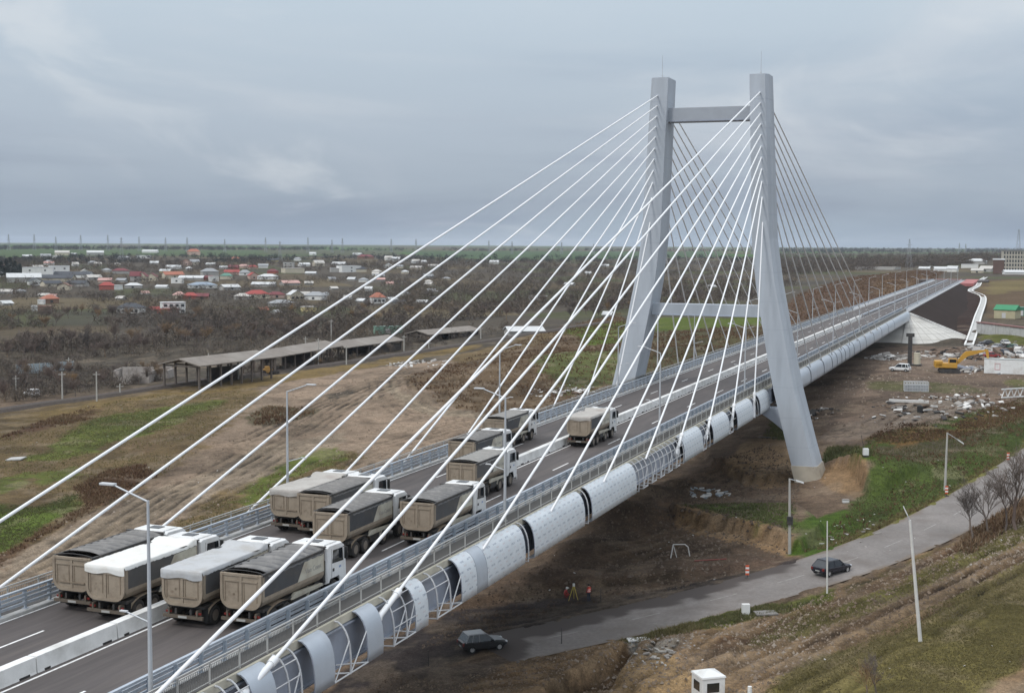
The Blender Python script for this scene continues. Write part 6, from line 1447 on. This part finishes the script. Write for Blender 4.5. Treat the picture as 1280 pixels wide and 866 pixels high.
for px, py, wp, hp, lb in ((168,479,44,22,'roofless pale concrete ruin behind the railway left of the shed'),(205,473,16,16,'small roofless pale wall standing right of the larger ruin')):
    p = ground(px, py); s = pxm(p); t = thing('ruined_building', lb, 'building', p, -math.atan2(p[0], p[1])-.25); w_, h_ = wp/s, hp/s; rw_ = mat('ruin_concrete', (.33,.30,.275), .9, .2, .6, dirt=(.18,.15,.13), dirt_scale=.4, dirt_amt=.6)
    for q in range(4):
        mb = MB(); x = -w_/2+w_*q/4; mb.box(x+.05, x+w_/4*.62, -3, -2.6, 0, h_*(.75+.25*((q*7) % 3)/2)); mb.build('wall_pier', rw_, t)
    mb = MB(); mb.box(-w_/2, w_/2, -3.05, -2.55, 0, h_*.42); mb.box(-w_/2, -w_/2+.4, -2.5, 4, 0, h_*.8); mb.box(w_/2-.4, w_/2, -2.5, 4, 0, h_*.7); mb.box(-w_/2+.5, w_/2-.5, 3.6, 4, 0, h_*.85); mb.build('wall', rw_, t)
a, b_ = G(20,468), G(92,462); d = b_-a; t = thing('metal_fence', 'pale blue grey metal sheet fence behind the bushes at far left', 'fence', a, math.atan2(d[1], d[0])); L = math.hypot(d[0], d[1]); mb = MB(); mb.box(0, L, -.06, .06, 0, 2.6); mb.build('sheet_panel', mat('pale_fence_sheet', (.36,.42,.45), .6, .1, 1), t); 
for k in range(11): mb = MB(); mb.box(k*L/10-.08, k*L/10+.08, -.2, -.06, 0, 2.8); mb.build('fence_post', pole_conc, t)
p = G(40, 495); make_car('white_van', 'white vehicle parked among the bushes by the railway at far left', 'car', p, R(70), (.65,.65,.65), 4.8, 1.8, 1.7, 'suv', .4)
p = G(335, 468); t = thing('yellow_machine', 'small yellow orange loader parked before the dark shed bays', 'machine', p, R(40)); mb = MB(); mb.bbox(-1.6,1.2,-.9,.9,.5,1.5,.1); mb.bbox(-.8,.4,-.7,.7,1.4,2.2,.08); mb.build('machine_body', mat('faded_orange_paint', (.32,.18,.045), .6, .15, 1), t); mb = MB(); mb.box(1.4,2.8,-1.1,1.1,.2,1.0); mb.build('bucket', darkmetal, t)
for x in (-1.2,.8):
    for y in (-1.1,1.1): mb = MB(); mb.tube((x,y-.2,.6),(x,y+.2,.6),.6,.6,12); mb.build('wheel', black, t)
rubble('pale_debris', 'pale sheeting and rubble heap on bare soil beyond the light track', 522, 455, 9, 50, rb[:1], .7, 12)
rubble('wall_rubble', 'pale stone rubble heap along the foot of the left tower leg', 715, 491, 9, 160, rb[:3], .5, 13)
# ------------------------------------------------------------------ ground cover: grass, dry weeds, clods
def tufts(name, polys, m, wid=.022, kind='grass'):
    C = []; Hs = []; N_ = []
    for poly, n, (h0, h1), spread in polys:
        W2 = wpoly(poly); lo, hi = W2.min(0), W2.max(0); got = 0; tries = 0
        while got < n and tries < 40:
            x = rng.uniform(lo[0], hi[0], n); y = rng.uniform(lo[1], hi[1], n); tries += 1
            ok = sdist(W2, x, y) > rng.uniform(-.6, .6, n)
            ok &= fbm(x*.18+3, y*.18, 3) > spread-.03+rng.uniform(-.16, .16, n)
            rd, _ = road_dist(x, y); ok &= rd > 4.3
            x, y = x[ok], y[ok]; C.append(np.stack([x, y], -1)[:n-got]); Hs.append(rng.uniform(h0, h1, len(C[-1]))); got += len(C[-1])
    C = np.concatenate(C); Hs = np.concatenate(Hs); z = zfeat(C[:,0], C[:,1], True); per = 5 if kind == 'grass' else 7
    P = np.repeat(np.c_[C, z], per, 0); Hh = np.repeat(Hs, per); N = len(P); th = rng.uniform(0, 2*np.pi, N)
    base = P+np.stack([np.cos(th), np.sin(th), 0*th], -1)*(Hh*.35*rng.random(N))[:,None]; base[:,2] -= .03
    lean = rng.normal(size=(N,3))*.45; lean[:,2] = 1; tip = base+lean*(Hh*rng.uniform(.5,1.1,N))[:,None]
    ph = rng.uniform(0, 2*np.pi, N); s = np.stack([np.cos(ph), np.sin(ph), 0*ph], -1)*(wid*(.5+Hh)*rng.uniform(.7,1.6,N)*1.7)[:,None]
    V = np.stack([base-s, base+s, tip], 1).reshape(-1, 3)
    me = bpy.data.meshes.new(name); me.vertices.add(3*N); me.vertices.foreach_set('co', V.astype(np.float32).ravel())
    me.loops.add(3*N); me.loops.foreach_set('vertex_index', np.arange(3*N, dtype=np.int32)); me.polygons.add(N); me.polygons.foreach_set('loop_start', (np.arange(N)*3).astype(np.int32)); me.polygons.foreach_set('loop_total', np.full(N, 3, np.int32)); me.update(calc_edges=True)
    me.materials.append(m); return structure(link(name, me), 'stuff')
g_m = mass_mat('green_grass_blades', [(.068,.078,.036),(.09,.103,.044),(.115,.122,.054),(.15,.135,.068)])
o_m = mass_mat('olive_grass_blades', [(.125,.112,.05),(.165,.14,.066),(.205,.172,.09),(.14,.138,.058)])
s_m = mass_mat('dry_weed_stems', [(.08,.048,.032),(.12,.072,.045),(.155,.10,.062),(.20,.15,.095)])
RIGHT = [(1090,600),(1066,578),(1090,545),(1150,530),(1220,512),(1290,495),(1290,560),(1230,597),(1180,630),(1120,657),(1040,683),(1000,692),(1060,640)]
tufts('green_grass', [(RIGHT, 20000, (.08,.28), .36), ([(850,648),(930,640),(988,642),(1000,680),(960,670),(905,658)], 2200, (.12,.35), .4), ([(1030,578),(1035,560),(1070,560),(1100,570),(1085,600),(1062,584)], 1800, (.25,.8), .3),
  ([(20,572),(56,568),(78,543),(118,522),(200,509),(281,500),(284,506),(218,531),(175,547),(140,553),(115,565),(62,575)], 6000, (.1,.28), .38), ([(-20,640),(0,631),(47,634),(94,618),(103,637),(62,656),(19,681),(-20,700)], 4500, (.1,.3), .35),([(970,515),(985,540),(985,556),(955,552)], 500, (.3,.8), .3),([(858,774),(930,757),(1000,746),(1045,732),(1045,748),(960,766),(880,784)], 1800, (.15,.4), .4)], g_m)
tufts('olive_grass', [([(930,880),(1000,832),(1100,792),(1200,742),(1290,697),(1290,830),(1200,870)], 22000, (.06,.2), .36), ([(1000,762),(1100,737),(1200,690),(1290,647),(1290,668),(1200,707),(1100,757),(1000,792),(940,806),(940,795)], 7000, (.06,.22), .42), ([(1020,690),(1100,655),(1180,620),(1262,560),(1290,540),(1180,635),(1110,664),(1040,690)], 2200, (.1,.35), .42),
  ([(0,600),(0,545),(150,500),(300,483),(330,490),(270,545),(210,590),(110,640)], 7000, (.12,.4), .47), ([(200,660),(320,600),(440,565),(460,575),(340,630),(230,690)], 2500, (.12,.4), .46), ([(720,800),(790,795),(860,775),(880,782),(800,800)], 700, (.15,.5), .45)], o_m)
tufts('dry_weeds', [([(-20,720),(0,703),(30,680),(90,652),(125,632),(175,607),(195,595),(178,580),(134,587),(95,608),(110,632),(60,658),(20,686),(0,692)], 2300, (.2,.55), .4), ([(0,548),(60,522),(118,508),(112,524),(60,536)], 700, (.25,.6), .4),
  ([(1085,548),(1110,530),(1150,530),(1185,535),(1240,508),(1290,492),(1290,520),(1200,548),(1120,560)], 1900, (.2,.5), .44), (RIGHT, 900, (.2,.6), .5), ([(505,472),(560,455),(640,430),(720,405),(775,392),(800,430),(785,475),(700,505),(640,525),(590,515),(540,502)], 4800, (.3,.8), .48),
  ([(795,415),(965,405),(965,450),(900,470),(800,490)], 3000, (.4,1.0), .45), ([(950,420),(1000,367),(1060,347),(1150,337),(1180,340),(1165,352),(1060,390),(970,440)], 5000, (.6,1.4), .44), ([(310,522),(335,508),(385,510),(395,518),(350,530),(318,532)], 500, (.3,.8), .4), ([(1240,642),(1290,622),(1290,640),(1210,690),(1190,690)], 900, (.3,.8), .4)], s_m, .03, 'weeds')
def clods(name, polys, m):
    V = []; F_ = []; 
    C = []; S = []
    for poly, n, (s0, s1) in polys:
        W2 = wpoly(poly); lo, hi = W2.min(0), W2.max(0); x = rng.uniform(lo[0], hi[0], n*3); y = rng.uniform(lo[1], hi[1], n*3); ok = (sdist(W2, x, y) > 0) & (road_dist(x, y)[0] > 4.2); x, y = x[ok][:n], y[ok][:n]
        C.append(np.stack([x, y], -1)); S.append(s0+(s1-s0)*rng.random(len(x))**3)
    C = np.concatenate(C); S = np.concatenate(S); z = zfeat(C[:,0], C[:,1], True); N = len(C)
    o = np.array([(1,0,-.3),(0,1,-.3),(-1,0,-.3),(0,-1,-.3),(.2,.1,.75)]); jit = 1+rng.uniform(-.45,.45,(N,5,3)); th = rng.uniform(0, 6.28, N); c_, s_ = np.cos(th), np.sin(th)
    P = o[None]*jit*S[:,None,None]; Q = P.copy(); Q[...,0] = P[...,0]*c_[:,None]-P[...,1]*s_[:,None]; Q[...,1] = P[...,0]*s_[:,None]+P[...,1]*c_[:,None]
    V = (Q+np.c_[C, z][:,None]).reshape(-1, 3); f0 = np.array([(0,1,4),(1,2,4),(2,3,4),(3,0,4)]); F_ = (np.arange(N)[:,None,None]*5+f0[None]).reshape(-1)
    M_ = N*4; me = bpy.data.meshes.new(name); me.vertices.add(len(V)); me.vertices.foreach_set('co', V.astype(np.float32).ravel()); me.loops.add(M_*3); me.loops.foreach_set('vertex_index', F_.astype(np.int32)); me.polygons.add(M_); me.polygons.foreach_set('loop_start', (np.arange(M_)*3).astype(np.int32)); me.polygons.foreach_set('loop_total', np.full(M_, 3, np.int32)); me.update(calc_edges=True)
    me.materials.append(m); return structure(link(name, me), 'stuff')
c_m = mass_mat('earth_clods', [(.09,.068,.05),(.14,.105,.078),(.19,.15,.115),(.26,.22,.18)])
d_m = mass_mat('dark_earth_clods', [(.05,.038,.03),(.075,.056,.043),(.10,.078,.06),(.15,.12,.095)])
clods('earth_clods', [([(700,880),(760,800),(1000,752),(1130,704),(1290,640),(1290,700),(1000,830),(930,880)], 9000, (.04,.24)), ([(0,745),(0,690),(200,600),(300,495),(560,452),(640,470),(640,530),(470,590),(200,700)], 9000, (.04,.26)), ([(1015,530),(1020,470),(1150,434),(1290,434),(1290,500),(1090,545)], 3500, (.06,.4)), ([(430,890),(560,832),(720,803),(760,806),(690,850),(600,880)], 2500, (.04,.2))], c_m)
clods('dark_earth_clods', [([(560,770),(700,695),(870,595),(960,560),(1000,600),(990,690),(860,735),(740,750),(620,780)], 10000, (.04,.28)), ([(430,890),(560,780),(640,760),(640,800),(560,830)], 1500, (.04,.2))], d_m)
litter = mat('white_litter', (.45,.44,.42), .8)
mb = MB()
for k in range(90):
    px, py = random.choice([(random.uniform(0,330), random.uniform(500,640)), (random.uniform(860,1270), random.uniform(640,860)), (random.uniform(560,960), random.uniform(640,760)), (random.uniform(1000,1260), random.uniform(560,690)), (random.uniform(640,800), random.uniform(430,500))])
    p = ground(px, py)
    if road_dist(np.array([p[0]]), np.array([p[1]]))[0][0] < 4.6: continue
    s = random.uniform(.04,.12); a = random.uniform(0, 3.1); z = Zg(p[0], p[1]); mb.obox((p[0], p[1], z+.05), np.array((math.cos(a), math.sin(a), .2))*s, np.array((-math.sin(a), math.cos(a), 0))*s*.6, (0,0,s*.25))
structure(mb.build('litter', litter), 'stuff')
# ------------------------------------------------------------------ light
SUN_AZ, SUN_EL = R(-150), R(48)          # azimuth measured from +Y towards +X
w = bpy.data.worlds.new('World'); scene.world = w; w.use_nodes = True; nt = w.node_tree
bg = nt.nodes['Background']; out = nt.nodes['World Output']
sky = nt.nodes.new('ShaderNodeTexSky'); sky.sky_type = 'NISHITA'; sky.sun_disc = False; sky.sun_elevation = SUN_EL; sky.sun_rotation = SUN_AZ
sky.air_density = 1.5; sky.dust_density = 2.5
tc = nt.nodes.new('ShaderNodeTexCoord'); sp = nt.nodes.new('ShaderNodeSeparateXYZ'); nt.links.new(tc.outputs['Generated'], sp.inputs['Vector'])
ramp = nt.nodes.new('ShaderNodeValToRGB'); nt.links.new(sp.outputs['Z'], ramp.inputs['Fac'])
E_ = ramp.color_ramp.elements
E_[0].position = 0.0; E_[0].color = (.345,.425,.515,1)
E_[1].position = 1.0; E_[1].color = (1.6,1.64,1.68,1)
for p, c in ((.03,(.355,.42,.50,1)),(.08,(.42,.488,.575,1)),(.17,(.515,.60,.685,1)),(.24,(.60,.68,.755,1)),(.45,(1.05,1.12,1.2,1))):
    e = E_.new(p); e.color = c
def vmath(scale, seed):
    mp = nt.nodes.new('ShaderNodeMapping'); mp.inputs['Scale'].default_value = scale; mp.inputs['Location'].default_value = seed
    nt.links.new(tc.outputs['Generated'], mp.inputs['Vector']); return mp
def cloud(scale, seed, lo, hi, det=6, dist=.6, ro=.55):
    mp = vmath(scale, seed); n = nt.nodes.new('ShaderNodeTexNoise'); n.inputs['Scale'].default_value = 1; n.inputs['Detail'].default_value = det; n.inputs['Distortion'].default_value = dist; n.inputs['Roughness'].default_value = ro
    nt.links.new(mp.outputs['Vector'], n.inputs['Vector'])
    mr = nt.nodes.new('ShaderNodeMapRange'); mr.interpolation_type = 'SMOOTHSTEP'; mr.inputs['From Min'].default_value = lo; mr.inputs['From Max'].default_value = hi
    nt.links.new(n.outputs['Fac'], mr.inputs['Value']); return mr.outputs['Result']
def mixc(fac, a, col, k, blend='MIX'):
    mu = nt.nodes.new('ShaderNodeMath'); mu.operation = 'MULTIPLY'; mu.inputs[1].default_value = k; nt.links.new(fac, mu.inputs[0])
    m = nt.nodes.new('ShaderNodeMix'); m.data_type = 'RGBA'; m.blend_type = blend; nt.links.new(mu.outputs[0], m.inputs['Factor']); nt.links.new(a, m.inputs['A']); m.inputs['B'].default_value = (*col, 1)
    return m.outputs['Result']
cur = ramp.outputs['Color']
cur = mixc(cloud((1.7,1.7,6), (2.1,.3,.4), .42, .66), cur, (.80,.83,.88), .9, 'MULTIPLY')
cur = mixc(cloud((2.6,2.6,10), (5.1,3.3,.9), .45, .7), cur, (.68,.70,.74), .4)
cur = mixc(cloud((4.2,4.2,14), (1.1,7.3,2.9), .54, .72, 7, .9), cur, (.72,.75,.78), .42)
# low dark bank
lo = nt.nodes.new('ShaderNodeMapRange'); lo.interpolation_type = 'SMOOTHSTEP'; lo.inputs['From Min'].default_value = .115; lo.inputs['From Max'].default_value = .045
nt.links.new(sp.outputs['Z'], lo.inputs['Value'])
mu = nt.nodes.new('ShaderNodeMath'); mu.operation = 'MULTIPLY'; nt.links.new(lo.outputs['Result'], mu.inputs[0]); nt.links.new(cloud((1.5,1.5,13), (.2,4.3,.1), .40, .62), mu.inputs[1])
cur = mixc(mu.outputs[0], cur, (.80,.80,.85), 1, 'MULTIPLY')
sk = nt.nodes.new('ShaderNodeMix'); sk.data_type = 'RGBA'; sk.blend_type = 'MULTIPLY'; sk.inputs['Factor'].default_value = 1; nt.links.new(sky.outputs['Color'], sk.inputs['A']); sk.inputs['B'].default_value = (1,1,1,1)
mix = nt.nodes.new('ShaderNodeMix'); mix.data_type = 'RGBA'; mix.inputs['Factor'].default_value = .92
k10 = nt.nodes.new('ShaderNodeMix'); k10.data_type = 'RGBA'; k10.blend_type = 'MULTIPLY'; k10.inputs['Factor'].default_value = 1; nt.links.new(cur, k10.inputs['A']); k10.inputs['B'].default_value = (10.7,10.75,10.8,1); k10.clamp_result = False
nt.links.new(sky.outputs['Color'], mix.inputs['A']); nt.links.new(k10.outputs['Result'], mix.inputs['B'])
nt.links.new(mix.outputs['Result'], bg.inputs['Color']); bg.inputs['Strength'].default_value = .1
sl = bpy.data.lights.new('sun', 'SUN'); sl.energy = 1.5; sl.angle = R(10); sl.color = (1, .97, .93)
so = bpy.data.objects.new('sun', sl); COL.objects.link(so)
d = Vector((math.sin(SUN_AZ)*math.cos(SUN_EL), math.cos(SUN_AZ)*math.cos(SUN_EL), math.sin(SUN_EL)))
so.rotation_euler = d.to_track_quat('Z', 'Y').to_euler(); so.location = (0, 0, 80)
vs = scene.view_settings; vs.view_transform = 'Standard'; vs.look = 'None'; vs.gamma = 1; vs.exposure = EXPOSURE; vs.use_curve_mapping = False
if HAZE:
    mb = MB(); mb.box(-16500, 16500, -800, 16500, -40, 90); hz = mb.build('haze', None); structure(hz, 'stuff')
    m = bpy.data.materials.new('haze_air'); m.use_nodes = True; n2 = m.node_tree; n2.nodes.clear(); o_ = n2.nodes.new('ShaderNodeOutputMaterial'); v = n2.nodes.new('ShaderNodeVolumePrincipled')
    v.inputs['Color'].default_value = (.80,.88,1.0,1); v.inputs['Density'].default_value = HAZE; v.inputs['Anisotropy'].default_value = 0
    n2.links.new(v.outputs['Volume'], o_.inputs['Volume']); hz.data.materials.clear(); hz.data.materials.append(m)
scene.render.engine = 'CYCLES'
